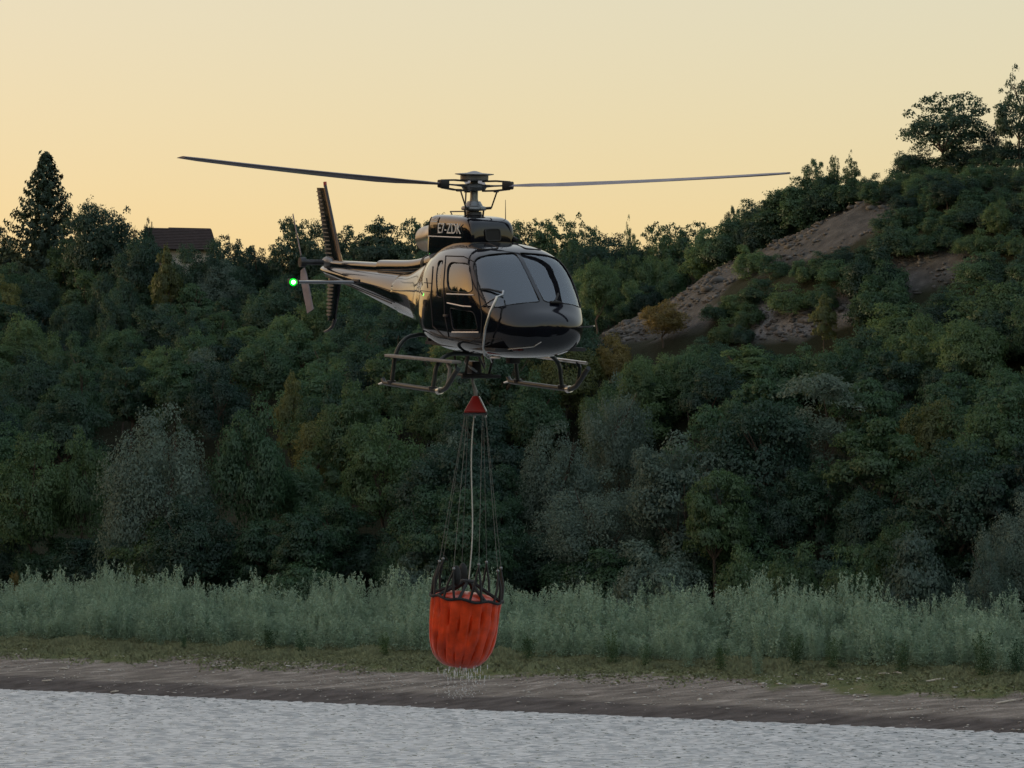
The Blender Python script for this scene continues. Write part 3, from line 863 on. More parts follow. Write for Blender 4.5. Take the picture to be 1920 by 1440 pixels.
for i, (px, top, w) in enumerate(SCRUB):
    Y = Y_at(px, w); P = at_Y(px, top, Y); h = P.z - gz(P.x, Y)
    # sink or lift along the slope until the bush has a bush's height
    k = 0
    while (h < 2.2 or h > 5.0) and k < 60:
        w += .6 if h > 5.0 else -.6
        Y = Y_at(px, w); P = at_Y(px, top, Y); h = P.z - gz(P.x, Y); k += 1
    if h < 1 or h > 7: continue
    if i < 86 or (px > 1600 and top < 700):
        mt = trng.choice(['leaf_green', 'leaf_dark', 'leaf_green', 'leaf_mid'])
        lab, grp = '%s scrubby bush %s' % (CNAME[mt], where(px, top)), 'scrub on the bare slope'
    elif top < 700:
        lab, grp, mt = 'dark undergrowth between skyline trees ' + next(n for q, n in COLS if px < q), 'undergrowth along the skyline', 'leaf_dark'
    else:
        mt = trng.choice(['leaf_dark', 'leaf_green'])
        lab, grp = CNAME[mt] + ' bush half hidden by the thicket, ' + next(n for q, n in COLS if px < q), 'undergrowth behind the thicket'
    tree('bush', lab, 'bush', grp, 'bush', mt, P.x, Y, h * 1.2, h * trng.uniform(.9, 1.35) + (1.5 if w > 120 else 0), zoff=-.2 * h, trunk=False)

# loose rock and soil lumps on the bare slope
qrng = np.random.default_rng(31)
bm = bmesh.new(); bmesh.ops.create_icosphere(bm, subdivisions=1, radius=1)
ico_v = np.array([v.co[:] for v in bm.verts]); ico_f = np.array([[v.index for v in f.verts] for f in bm.faces]); bm.free()
vs, fs = [], []
b = 0
rvs, rfs, rb = [], [], 0
for k in range(26000):
    s_, w_ = qrng.uniform(-75, 5), qrng.uniform(48, 104)
    X, Y = xy(s_, w_); z = gz(X, Y); px, py = proj(X, Y, z)
    rocky = inside(ROCK, np.array([px]), np.array([py]))[0]
    if not (rocky or inside(SCAR, np.array([px]), np.array([py]))[0]): continue
    if not rocky and (wob(s_, w_, .35) + .6 * wob(s_, w_, .9)) < qrng.uniform(-.7, .9): continue
    r_ = qrng.uniform(.07, .24) * (2.2 if qrng.random() < .05 else 1)
    v = ico_v * qrng.uniform(.65, 1.25, (len(ico_v), 1)) * np.array([r_ * qrng.uniform(1, 2.4), r_ * qrng.uniform(.8, 1.4), r_ * qrng.uniform(.5, .9)])
    a = qrng.uniform(0, 6.28); ca, sa = math.cos(a), math.sin(a)
    v = v @ np.array([[ca, sa, 0], [-sa, ca, 0], [0, 0, 1]]) + np.array([X, Y, z + r_ * .1])
    if rocky: rvs.append(v); rfs.append(ico_f + rb); rb += len(v)
    else: vs.append(v); fs.append(ico_f + b); b += len(v)
tag(link('rock_ledge', mesh_np('rock_ledge', np.concatenate(rvs), np.concatenate(rfs), smooth=False), M['ledge']), 'broken grey rock of the ledge below the bare slope', 'rock', kind='stuff')
print('rubble', len(vs), len(rvs))
tag(link('slope_rubble', mesh_np('slope_rubble', np.concatenate(vs), np.concatenate(fs), smooth=False), M['rubble']), 'loose grey brown rubble lying on the bare slope', 'rubble', kind='stuff')

# ------------------------------------------------------------------ willow thicket along the shore (one mass)
SAP = [sapling_mesh('sapling', 80 + i) for i in range(6)]
rng = np.random.default_rng(4)
vs, fs, ns_ = [], [], []
b = 0
n_sap = 0
for w in np.arange(15.0, 27.5, 1.25):
    s = -110.0
    while s < 75:
        s += rng.uniform(.7, 1.5)
        ww = w + rng.uniform(-.6, .6)
        X, Y = xy(s, ww)
        px, py = proj(X, Y, 3)
        if px < -330 or px > 2280: continue
        z = gz(X, Y)
        v, f, n = SAP[rng.integers(6)]
        hh = (2.3 + 2.3 * min(1, (w - 14.5) / 6) + .4 * math.sin(s * .21 + w * .3) + .55 * math.sin(s * .83 + w * .7 + 1)) * rng.uniform(.72, 1.15)
        if rng.random() < .05: hh *= 1.15
        wd = rng.uniform(2.2, 3.3)
        a = rng.uniform(0, 6.28); ca, sa = math.cos(a), math.sin(a)
        Rm = np.array([[ca, -sa, 0], [sa, ca, 0], [0, 0, 1]])
        vs.append((v * np.array([wd, wd, hh])) @ Rm.T + np.array([X, Y, z - .1]))
        ns_.append(n @ Rm.T)
        fs.append(f + b); b += len(v)
        n_sap += 1
print('saplings', n_sap, 'quads', b // 4)
th = link('willow_thicket', mesh_np('willow_thicket', np.concatenate(vs), np.concatenate(fs), np.concatenate(ns_)), M['leaf_sage'])
tag(th, 'dense band of sage green willow saplings along the far shore', 'thicket', kind='stuff')
# low shrubs in front of the thicket
srng = random.Random(5)
sap_me = []
for i, (v, f, n) in enumerate(SAP[:3]): sap_me.append(mesh_np('shrub_foliage', v, f, n))
FR = [(300, 1172, 13.5), (345, 1185, 13), (505, 1165, 13.5), (565, 1178, 12.5), (1150, 1178, 13), (1290, 1190, 12.5), (1350, 1198, 12), (1420, 1215, 10.5), (1210, 1205, 12), (1490, 1180, 13), (1560, 1190, 13), (1690, 1195, 13), (1845, 1180, 13), (1905, 1190, 13), (720, 1180, 13), (990, 1180, 13)]
FRL = ['left of the bright grass hump', 'behind the bright grass hump', 'between the grass hump and the bucket', 'second to the left of the bucket', 'first to the right of the bucket', 'third to the right of the bucket',
       'fourth to the right of the bucket', 'standing forward on the grass', 'second to the right of the bucket', 'fifth to the right of the bucket', 'sixth to the right of the bucket', 'below the largest bush', 'second from the right edge', 'at the right edge', 'just left of the bucket', 'just right of the bucket']
for (px, top, w), lb in zip(FR, FRL):
    Y = Y_at(px, w); P = at_Y(px, top, Y); z = gz(P.x, Y)
    me = sap_me[srng.randrange(3)]
    o = bpy.data.objects.new('willow_shrub', me); C.objects.link(o)
    if len(me.materials) == 0: me.materials.append(M['leaf_mid'])
    o.material_slots[0].link = 'OBJECT'; o.material_slots[0].material = M[srng.choice(['leaf_mid', 'leaf_sage', 'leaf_green'])]
    o.location = (P.x, Y, z - .05); h = max(.7, P.z - z); o.scale = (h * 1.0, h * 1.0, h); o.rotation_euler.z = srng.uniform(0, 6)
    tag(o, 'low leafy shrub at the front of the thicket, ' + lb, 'shrub', 'low shrubs in front of the thicket')

# ------------------------------------------------------------------ grass on the bank
rng = np.random.default_rng(9)
n = 145000
s = rng.uniform(-110, 75, n); w = 6.5 + 10.5 * rng.uniform(0, 1, n) ** .75
keep = (w - 6 + 2.2 * wob(s, w * 0, .21) + 1.3 * wob(s + 3, w, .6)) > rng.uniform(1, 6.5, n)
s, w = s[keep], w[keep]
X, Y = xy(s, w)
px, py = proj(X, Y, 2.0)
k = (px > -330) & (px < 2280)
X, Y, w = X[k], Y[k], w[k]
Z = ground_z(X, Y)
n = len(X)
hh = rng.uniform(.08, .30, n) * (.6 + 1.5 * np.clip(wob(X, Y, .55) + .5 * wob(X, Y, 1.7), 0, 1.2)) * np.clip((w - 5) / 8, .35, 1.0)
a = rng.uniform(-.9, .9, n); lw = rng.uniform(.04, .11, n)
dx, dy = np.cos(a) * lw, np.sin(a) * lw
ox, oy = rng.normal(0, .12, n), rng.normal(0, .12, n)
P0 = np.stack([X - dx, Y - dy, Z - .03], 1); P1 = np.stack([X + dx, Y + dy, Z - .03], 1)
P2 = np.stack([X + dx * .7 + ox, Y + dy * .7 + oy, Z + hh * .8], 1); P3 = np.stack([X - dx * .5 + ox, Y - dy * .5 + oy, Z + hh], 1)
v = np.stack([P0, P1, P2, P3], 1).reshape(-1, 3)
nr = np.tile(np.array([0, -.35, .94]), (len(v), 1)) + rng.normal(0, .15, (len(v), 3)); nr /= np.linalg.norm(nr, axis=1)[:, None]
go = link('bank_grass', mesh_np('bank_grass', v, np.arange(len(v)).reshape(-1, 4), nr), M['grass'])
tag(go, 'short rough grass and weeds growing on the upper bank', 'grass', kind='stuff')

# stones and driftwood on the shore
prng = np.random.default_rng(17)
oct_v = np.array([(1, 0, 0), (0, 1, 0), (-1, 0, 0), (0, -1, 0), (0, 0, 1), (0, 0, -1)], float)
oct_f = np.array([(0, 1, 4), (1, 2, 4), (2, 3, 4), (3, 0, 4), (1, 0, 5), (2, 1, 5), (3, 2, 5), (0, 3, 5)])
n = 5200
s = prng.uniform(-95, 60, n); w = prng.uniform(.6, 12, n)
keep = (wob(s, w, .4) + .7 * wob(s, w, 1.1)) > prng.uniform(-.8, 1.1, n)
s, w = s[keep], w[keep]; X, Y = xy(s, w); Z = ground_z(X, Y)
r_ = prng.uniform(.025, .085, len(s)) * np.where(prng.random(len(s)) < .04, 2.0, 1)
sc_ = np.stack([r_ * prng.uniform(1, 2.6, len(s)), r_ * prng.uniform(.8, 1.5, len(s)), r_ * .6], 1)
v = oct_v[None] * prng.uniform(.7, 1.25, (len(s), 6, 1)) * sc_[:, None, :] + np.stack([X, Y, Z + r_ * .15], 1)[:, None, :]
f = oct_f[None] + (np.arange(len(s)) * 6)[:, None, None]
tag(link('shore_pebbles', mesh_np('shore_pebbles', v.reshape(-1, 3), f.reshape(-1, 3), smooth=False), M['stone']), 'small pebbles and debris scattered over the muddy shore', 'pebbles', kind='stuff')
def on_ground(px, py):
    d = ray(px, py)
    lo, hi = 150.0, 330.0
    for _ in range(60):
        mid = (lo + hi) / 2
        P = Vector((0, 0, CAMZ)) + d * (mid / d.y)
        if P.z > gz(P.x, P.y): lo = mid
        else: hi = mid
    return P
strng = random.Random(2)
stone_me = []
for i in range(3):
    bm = bmesh.new(); bmesh.ops.create_icosphere(bm, subdivisions=2, radius=1)
    for v_ in bm.verts: v_.co *= strng.uniform(.75, 1.2)
    me = bpy.data.meshes.new('stone_mesh'); bm.to_mesh(me); bm.free(); me.shade_smooth(); stone_me.append(me)
for (px, py, r_) in [(205, 1258, .16), (292, 1250, .12), (478, 1300, .10), (262, 1295, .10), (400, 1262, .09), (1312, 1313, .15), (1545, 1285, .16), (1610, 1274, .12), (1440, 1257, .12), (1190, 1300, .10), (1040, 1285, .10), (1505, 1322, .10), (640, 1272, .10), (1725, 1330, .12), (1790, 1290, .12)]:
    P = on_ground(px, py)
    o = link('stone', stone_me[strng.randrange(3)], M['stone'])
    o.location = P + Vector((0, 0, r_ * .25)); o.scale = (r_ * 1.5, r_, r_ * .7); o.rotation_euler.z = strng.uniform(0, 6)
    tag(o, 'pale stone lying on the bare muddy shore', 'stone', 'pale stones on the shore')
for (px, py, L_, an, lab) in [(88, 1278, .9, .1, 'pale driftwood stick near the waterline at the far left'), (120, 1256, .7, .5, 'pale driftwood stick higher up the mud at the far left'), (215, 1299, .6, .4, 'short driftwood stick at the waterline on the left'),
                              (1658, 1265, .8, 0, 'left one of two flat white scraps on the grass at right'), (1683, 1264, .6, .1, 'right one of two flat white scraps on the grass at right'),
                              (1885, 1318, 1.3, .9, 'slanting pale branch on the bank at the right edge'), (1610, 1315, .7, .8, 'short slanting pale branch on the mud at right'), (1750, 1278, .9, .6, 'pale twig on the grass edge near the right')]:
    P = on_ground(px, py)
    d = Vector((math.cos(an) * TX, math.cos(an) * TY, 0)) + Vector((NX, NY, .22)) * math.sin(an)
    mb = MB(); p0 = P - d * L_ / 2; pts = []
    for i in range(5):
        q = p0 + d * L_ * i / 4; q.z = gz(q.x, q.y) + .07 + strng.uniform(0, .04); pts.append(q - P)
    mb.tube(pts, [.03, .06, .07, .05, .03], 6)
    o = mb.build('driftwood', M['driftwood']); o.location = P
    tag(o, lab, 'driftwood')

# ------------------------------------------------------------------ the house behind the trees
Yh = Y_at(345, 132)
ridge_l = at_Y(272, 431, Yh); ridge_r = at_Y(397, 430, Yh)
gzh = gz(ridge_r.x, Yh)
Lr = (ridge_r - ridge_l).length
hc = Vector(((ridge_l.x + ridge_r.x) / 2, Yh, gzh - 1))
house = empty('house', hc)
tag(house, 'house with a dark red tiled roof showing above the trees at left', 'house')
house.rotation_euler.z = R(16)
rh = ridge_r.z - hc.z; eave = rh - 2.5; half = 3.6; Lx = Lr / 2
MB().box((0, 0, eave / 2), (Lr - .7, half * 2 - .9, eave)).build('wall', M['plaster'], house)
mb = MB()
for sx in (-1, 1):
    x0 = sx * (Lx - .36)
    mb.add([(x0, -half + .46, eave), (x0, half - .46, eave), (x0, 0, rh - .12), (x0 - sx * .2, -half + .46, eave), (x0 - sx * .2, half - .46, eave), (x0 - sx * .2, 0, rh - .12)], [(0, 1, 2), (3, 5, 4), (0, 3, 4, 1), (1, 4, 5, 2), (2, 5, 3, 0)])
mb.build('gable', M['plaster'], house)
for sy in (-1, 1):
    mb = MB(); t_ = .14
    a = Vector((-Lx, sy * (half + .3), eave - .25)); b_ = Vector((Lx, sy * (half + .3), eave - .25)); c_ = Vector((Lx, 0, rh)); d_ = Vector((-Lx, 0, rh))
    nrm = Vector((0, sy * .6, .8)) * t_
    mb.add([a, b_, c_, d_, a + nrm, b_ + nrm, c_ + nrm, d_ + nrm], [(0, 1, 2, 3), (4, 5, 6, 7), (0, 1, 5, 4), (1, 2, 6, 5), (2, 3, 7, 6), (3, 0, 4, 7)])
    rf = mb.build('roof', M['roof'], house)
    # tile courses as thin raised rows
    cm = MB()
    for i in range(1, 13):
        p = i / 13
        q0 = a.lerp(d_, p) + nrm * 1.15; q1 = b_.lerp(c_, p) + nrm * 1.15
        cm.tube([q0, q1], .045, 5)
    tag(cm.build('tile_course', M['roof'], rf), kind='stuff')
for x in (-2.2, 0.4):
    wo = MB().box((x, -half + .43, eave - 1.2), (1.1, .06, 1.2)).build('window', M['window_dark'], house)
wo = MB().box((Lx - .34, 0, eave + .5), (.06, .8, .9)).build('window', M['window_dark'], house)
MB().tube([(-Lx * .3, 0, rh + .1), (Lx * .98, 0, rh + .1)], .11, 8).build('ridge_tiles', M['roof'], house)
#@@HELI
# ------------------------------------------------------------------ helicopter
# local axes: x forward, y to port (right in the picture), z up, origin under the mast at skid height
PSI, PIT, ROLL = R(25), R(5.2), R(1.5)
fv = Vector((math.sin(PSI) * math.cos(PIT), -math.cos(PSI) * math.cos(PIT), -math.sin(PIT)))
l0 = Vector((math.cos(PSI), math.sin(PSI), 0)); u0 = fv.cross(l0)
lv = l0 * math.cos(ROLL) + u0 * math.sin(ROLL); uv = fv.cross(lv)
HR = Matrix((fv, lv, uv)).transposed()
HUB = at_Y(889, 346, 53.0)
horg = HUB - HR @ Vector((0, 0, 3.18))
HM = Matrix.Translation(horg) @ HR.to_4x4(); HMI = HM.inverted()
heli = empty('helicopter', horg); heli.matrix_world = HM
tag(heli, 'glossy black helicopter hovering with an orange bucket slung below', 'helicopter')
def hray(px, py):
    """camera ray in helicopter axes"""
    o = HMI @ Vector((0, 0, CAMZ)); d = (HMI.to_3x3() @ ray(px, py)).normalized()
    return o, d
def on_plane_y(px, py, y):
    o, d = hray(px, py); k = (y - o.y) / d.y
    return o + d * k
def on_plane_x(px, py, x):
    o, d = hray(px, py); k = (x - o.x) / d.x
    return o + d * k

def spline(keys, n):
    """smooth interpolation of station rows"""
    K = np.array(keys, float); t = K[:, 0]
    out = []
    xs_ = np.linspace(0, len(t) - 1, n)
    for q in xs_:
        i = min(int(q), len(t) - 2); f = q - i
        p1, p2 = K[i], K[i + 1]
        p0 = K[i - 1] if i > 0 else 2 * p1 - p2
        p3 = K[i + 2] if i + 2 < len(t) else 2 * p2 - p1
        out.append(.5 * ((2 * p1) + (-p0 + p2) * f + (2 * p0 - 5 * p1 + 4 * p2 - p3) * f * f + (-p0 + 3 * p1 - 3 * p2 + p3) * f ** 3))
    return np.array(out)
def loft(rows, seg, inset=0.0, tip=None):
    """rows: x, zb, zt, hw, zc, n_top, n_bot"""
    vs = []
    for (x, zb, zt, hw, zc, nt_, nb_) in rows:
        hw2 = max(hw - inset, .01); zt2 = max(zt - inset, zc + .005); zb2 = min(zb + inset, zc - .005)
        for k in range(seg):
            a = 2 * math.pi * k / seg
            c, s_ = math.cos(a), math.sin(a)
            n_ = nt_ if s_ >= 0 else nb_
            y = hw2 * math.copysign(abs(c) ** (2 / n_), c)
            z = zc + (zt2 - zc if s_ >= 0 else zc - zb2) * math.copysign(abs(s_) ** (2 / n_), s_)
            vs.append((x, y, z))
    n = len(rows)
    fs = [(i * seg + k, i * seg + (k + 1) % seg, (i + 1) * seg + (k + 1) % seg, (i + 1) * seg + k) for i in range(n - 1) for k in range(seg)]
    fs.append(tuple(range(seg)))
    fs.append(tuple((n - 1) * seg + k for k in reversed(range(seg))))
    mb = MB(); mb.add(vs, fs)
    return mb
#        x     zb    zt    hw    zc   ntop nbot
CAB = [(2.905, .98, 1.12, .10, 1.05, 2.0, 2.0),
       (2.875, .88, 1.19, .30, 1.05, 2.1, 2.1),
       (2.79, .765, 1.27, .48, 1.05, 2.2, 2.3),
       (2.62, .67, 1.38, .635, 1.05, 2.5, 2.4),
       (2.36, .605, 1.59, .765, 1.05, 2.9, 2.5),
       (2.05, .575, 1.85, .86, 1.05, 3.5, 2.6),
       (1.74, .565, 2.085, .92, 1.06, 3.9, 2.6),
       (1.40, .565, 2.225, .94, 1.07, 3.7, 2.7),
       (0.90, .57, 2.295, .94, 1.09, 3.3, 2.7),
       (0.40, .58, 2.31, .93, 1.10, 3.0, 2.7),
       (0.00, .62, 2.29, .88, 1.14, 2.7, 2.6),
       (-.40, .69, 2.22, .76, 1.20, 2.5, 2.5),
       (-.85, .80, 2.09, .59, 1.28, 2.4, 2.4),
       (-1.4, .91, 1.93, .47, 1.37, 2.3, 2.3),
       (-2.0, .98, 1.79, .38, 1.40, 2.2, 2.2),
       (-2.5, 1.04, 1.74, .335, 1.42, 2.1, 2.1)]
SEG = 72
rows_c = spline(CAB, 84)
full_me = loft(rows_c, SEG).mesh('fuselage_full', 60)
tmp_full = bpy.data.objects.new('tmp_full', full_me)
dg = None
bmf = bmesh.new(); bmf.from_mesh(full_me); bmf.normal_update()
FB = BVHTree.FromBMesh(bmf)
bmf.faces.ensure_lookup_table()
def hit(px, py):
    o, d = hray(px, py)
    return FB.ray_cast(o, d)
def on_body(px, py):
    loc, nrm, idx, dist = hit(px, py)
    return loc, nrm
def near_body(p, off=0.004):
    loc, nrm, idx, dist = FB.find_nearest(Vector(p))
    return loc + nrm * off
def rounded(poly, r, n=5):
    out = []
    m_ = len(poly)
    for i in range(m_):
        p = Vector(poly[i]); a = Vector(poly[i - 1]); b_ = Vector(poly[(i + 1) % m_])
        ra = min(r, (a - p).length * .45); rb = min(r, (b_ - p).length * .45)
        A = p + (a - p).normalized() * ra; B = p + (b_ - p).normalized() * rb
        for k in range(n + 1):
            t = k / n
            out.append(A * (1 - t) ** 2 + p * 2 * t * (1 - t) + B * t * t)
    return out
def prism(pts, d, a, b_):
    d = Vector(d).normalized(); n = len(pts)
    vs = [p + d * a for p in pts] + [p + d * b_ for p in pts]
    fs = [tuple(range(n)), tuple(range(2 * n - 1, n - 1, -1))] + [(i, (i + 1) % n, n + (i + 1) % n, n + i) for i in range(n)]
    mb = MB(); mb.add(vs, fs)
    o = bpy.data.objects.new('cutter', mb.mesh('cutter')); C.objects.link(o)
    return o
# window outlines seen in the photograph on the starboard side -> local x,z ; mirrored to port
def side_outline(pxs, r):
    P2 = []
    for (px, py) in pxs:
        loc, nrm = on_body(px, py)
        P2.append((loc.x, 0, loc.z))
    return rounded(P2, r)
WIN = {
 'door_window': side_outline([(840, 546), (842, 491), (885, 494), (890, 549)], .16),
 'lower_window': side_outline([(843, 577), (889, 585), (897, 619), (850, 619)], .08),
 'rear_window': side_outline([(820, 556), (823, 489), (831, 488), (829, 558)], .05),
}
# windscreen half outline in local y,z on the sloped front
def wind(px, py):
    loc, nrm = on_body(px, py); return loc
wl = [(-.030, 1.44), (-.40, 1.41), (-.64, 1.36), (-.775, 1.33), (-.79, 1.70), (-.765, 1.95), (-.68, 2.06), (-.40, 2.13), (-.030, 2.155)]
def wind_pt(y, z):
    o = Vector((5, y, z)); loc, n_, i_, d_ = FB.ray_cast(o, Vector((-1, 0, 0)))
    return loc
wpts = [wind_pt(y, z) for (y, z) in wl]
WS = rounded(wpts, .07, 4)
cutters = []
for nm, ol in WIN.items():
    for sy in (-1, 1):
        pts = [Vector((p.x, sy * .75, p.z)) for p in ol]
        cutters.append((nm, sy, prism(pts, (0, sy, 0), -.45, .6)))
WD = Vector((.72, 0, .69))
for sy in (-1, 1):
    pts = [Vector((p.x, p.y * (1 if sy < 0 else -1), p.z)) for p in WS]
    cutters.append(('windscreen', sy, prism(pts, WD, -.30, .30)))
def thick_shell(inset, t):
    o = bpy.data.objects.new('tmp_shell', loft(rows_c, SEG, inset).mesh('tmp_shell', 60)); C.objects.link(o)
    md = o.modifiers.new('s', 'SOLIDIFY'); md.thickness = t; md.offset = -1; md.use_even_offset = False
    return o
def evaluated(o, name):
    bpy.context.view_layer.update()
    dg = bpy.context.evaluated_depsgraph_get()
    return bpy.data.meshes.new_from_object(o.evaluated_get(dg), depsgraph=dg)
shell = thick_shell(0, .03)
for nm, sy, c in cutters:
    md = shell.modifiers.new('b', 'BOOLEAN'); md.operation = 'DIFFERENCE'; md.object = c; md.solver = 'EXACT'
body_me = evaluated(shell, 'fuselage')
def copy_normals(me):
    """keep the smooth skin reflections after cutting the openings"""
    me.shade_smooth(); me.set_sharp_from_angle(angle=R(35))
    ln = []
    vn = [v.normal.copy() for v in bmf.verts]
    for p in me.polygons:
        for li in p.loop_indices:
            co = me.vertices[me.loops[li].vertex_index].co
            loc, nrm, idx, dist = FB.find_nearest(co)
            if dist < .004 and nrm.dot(p.normal) > .8:
                f = bmf.faces[idx]; acc = Vector((0, 0, 0))
                for v in f.verts: acc += v.normal / ((v.co - co).length ** 2 + 1e-7)
                ln.append(acc.normalized()[:])
            else: ln.append(p.normal[:])
    me.normals_split_custom_set(ln)
bmf.verts.ensure_lookup_table()
copy_normals(body_me)
body_me.materials.clear()
fus = link('fuselage', body_me, M['paint'], heli)
for nm, sy, c in cutters:
    g = thick_shell(.012, .006)
    md = g.modifiers.new('b', 'BOOLEAN'); md.operation = 'INTERSECT'; md.object = c; md.solver = 'EXACT'
    gm = evaluated(g, nm); gm.materials.clear(); gm.shade_smooth(); gm.set_sharp_from_angle(angle=R(40))
    go_ = link('windscreen_pane' if nm == 'windscreen' else nm, gm, M['glass'], heli)
    bpy.data.objects.remove(g)
    # rubber seal round each opening
    ol = WS if nm == 'windscreen' else WIN[nm]
    ring = []
    for p in ol:
        if nm == 'windscreen': q = Vector((p.x, p.y * (1 if sy < 0 else -1), p.z))
        else:
            q = Vector((p.x, sy * 2.0, p.z)); loc, n_, i_, d_ = FB.ray_cast(q, Vector((0, -sy, 0)))
            q = loc if loc is not None else Vector((p.x, sy * .9, p.z))
        ring.append(near_body(q, .002))
    MB().tube(ring + [ring[0]], .007, 6, cap=False).build('window_seal', M['seam'], go_)
bpy.data.objects.remove(shell)
for nm, sy, c in cutters: bpy.data.objects.remove(c)

# bright sills and trims along the door, as the photograph shows them
def body_line(pxs, name, mat, rad, sub=10, off=.004, parent=None, mirror=False):
    pts = []
    for i in range(len(pxs) - 1):
        for k in range(sub):
            t = k / sub
            loc, nrm, idx, dist = hit(pxs[i][0] * (1 - t) + pxs[i + 1][0] * t, pxs[i][1] * (1 - t) + pxs[i + 1][1] * t)
            if loc is not None: pts.append(loc + nrm * off)
    loc, nrm, idx, dist = hit(*pxs[-1])
    if loc is not None: pts.append(loc + nrm * off)
    ob = MB().tube(pts, rad, 6).build(name, mat, parent or heli)
    if mirror:
        MB().tube([Vector((p.x, -p.y, p.z)) for p in pts], rad, 6).build(name, mat, parent or heli)
    return ob
body_line([(838, 551), (889, 553)], 'window_sill', M['trim'], .010, mirror=True)
body_line([(839, 568), (868, 574), (884, 575)], 'door_trim', M['trim'], .011, mirror=True)
body_line([(848, 623), (898, 623)], 'window_sill', M['trim'], .012, mirror=True)
body_line([(836, 480), (832, 530), (834, 590), (842, 632), (880, 640), (902, 632), (904, 590), (896, 545), (891, 492), (870, 481), (836, 480)], 'door_seam', M['seam'], .008, 8, mirror=True)
body_line([(812, 500), (808, 560), (812, 612), (836, 634)], 'rear_door_seam', M['seam'], .008, 8, mirror=True)
body_line([(796, 530), (808, 531)], 'panel_seam', M['seam'], .007, 4)
body_line([(790, 545), (806, 547)], 'panel_seam', M['seam'], .007, 4)
body_line([(806, 622), (830, 632), (900, 634), (940, 636)], 'belly_seam', M['seam'], .008, 8)
body_line([(800, 522), (802, 540)], 'panel_seam', M['seam'], .006, 4)
body_line([(946, 655), (1000, 650), (1015, 641)], 'belly_strake', M['trim'], .009, 8)
# cabin roof panels: two tinted roof windows
for sy in (-1, 1):
    P = [near_body((x, sy * y, 2.5), .004) for (x, y) in ((1.55, .22), (1.5, .58), (.95, .62), (.95, .22))]
    MB().tube([near_body(q, .004) for q in rounded(P, .08, 4)] + [near_body(rounded(P, .08, 4)[0], .004)], .009, 6, cap=False).build('roof_window_seal', M['seam'], heli)
# door handle, fuel cap
for sy in (-1, 1):
    q = near_body((1.12, sy * .95, 1.18), .012); MB().box(q, (.13, .03, .035)).build('door_handle', M['dark_metal'], heli, bevel=.006)
q = near_body((.25, -.93, 1.35), .006); MB().tube([q, q + Vector((0, -.012, 0))], .05, 14).build('fuel_cap', M['dark_metal'], heli)

# interior
MB().box((1.2, 0, .72), (2.6, 1.5, .05)).build('cabin_floor', M['interior'], heli)
MB().box((-.02, 0, 1.25), (.05, 1.5, 1.1)).build('bulkhead', M['interior'], heli)
mbp = MB(); mbp.add([(2.35, -.45, .8), (2.35, .35, .8), (2.05, .35, .8), (2.05, -.45, .8), (2.32, -.4, 1.30), (2.32, .3, 1.30), (2.08, .3, 1.36), (2.08, -.4, 1.36)], [(0, 1, 2, 3), (4, 5, 6, 7), (0, 1, 5, 4), (1, 2, 6, 5), (2, 3, 7, 6), (3, 0, 4, 7)])
mbp.build('instrument_panel', M['interior'], heli, bevel=.02)
for y in (-.42, .42):
    st = MB().box((1.25, y, 1.0), (.5, .46, .14)).build('seat', M['seat'], heli, bevel=.03)
    mbp = MB(); mbp.add([(1.10, y - .23, 1.05), (1.10, y + .23, 1.05), (.98, y + .23, 1.05), (.98, y - .23, 1.05), (.96, y - .2, 1.62), (.96, y + .2, 1.62), (.86, y + .2, 1.62), (.86, y - .2, 1.62)], [(0, 1, 2, 3), (4, 5, 6, 7), (0, 1, 5, 4), (1, 2, 6, 5), (2, 3, 7, 6), (3, 0, 4, 7)])
    mbp.build('backrest', M['seat'], st, bevel=.03)
    mbp = MB(); mbp.add([(.97, y - .13, 1.62), (.97, y + .13, 1.62), (.87, y + .13, 1.62), (.87, y - .13, 1.62), (.95, y - .08, 1.84), (.95, y + .08, 1.84), (.87, y + .08, 1.84), (.87, y - .08, 1.84)], [(0, 1, 2, 3), (4, 5, 6, 7), (0, 1, 5, 4), (1, 2, 6, 5), (2, 3, 7, 6), (3, 0, 4, 7)])
    mbp.build('headrest', M['seat'], st, bevel=.02)
MB().box((.3, 0, 1.0), (.45, 1.4, .14)).build('rear_bench', M['seat'], heli, bevel=.03)
MB().box((.08, 0, 1.35), (.12, 1.4, .6)).build('rear_bench_back', M['seat'], heli, bevel=.03)
MB().tube([(1.75, -.42, .78), (1.72, -.42, 1.0), (1.68, -.42, 1.15)], .014, 8).build('control_stick', M['black'], heli)

# tail boom
BOOM = [(-2.42, 1.035, 1.74, .34, 1.40, 2.1, 2.1), (-3.2, 1.16, 1.75, .295, 1.48, 2.05, 2.05), (-4.2, 1.32, 1.755, .235, 1.55, 2, 2), (-5.2, 1.475, 1.76, .17, 1.62, 2, 2), (-5.9, 1.58, 1.76, .125, 1.67, 2, 2), (-6.25, 1.64, 1.75, .07, 1.70, 2, 2)]
loft(spline(BOOM, 30), 40).build('tail_boom', M['paint'], heli, 60)
sc_pts = [(-2.42 - .1 * i, 0, 0) for i in range(2)]
DSH = [(-1.2, 1.7, 2.10, .15, 1.95, 3, 3), (-2.2, 1.7, 1.96, .14, 1.84, 3, 3), (-3.6, 1.7, 1.92, .135, 1.8, 3, 3)]
loft(spline(DSH, 12), 24).build('driveshaft_cover', M['paint'], heli, 50)
DS2 = [(-3.62, 1.7, 1.875, .105, 1.8, 2.6, 3), (-4.8, 1.7, 1.87, .10, 1.8, 2.6, 3), (-5.75, 1.7, 1.86, .09, 1.8, 2.6, 3)]
loft(spline(DS2, 12), 24).build('driveshaft_cover', M['paint'], heli, 50)
MB().tube([(-1.62, 0, 1.90), (-1.72, 0, 1.89)], .158, 20).build('driveshaft_band', M['black'], heli)
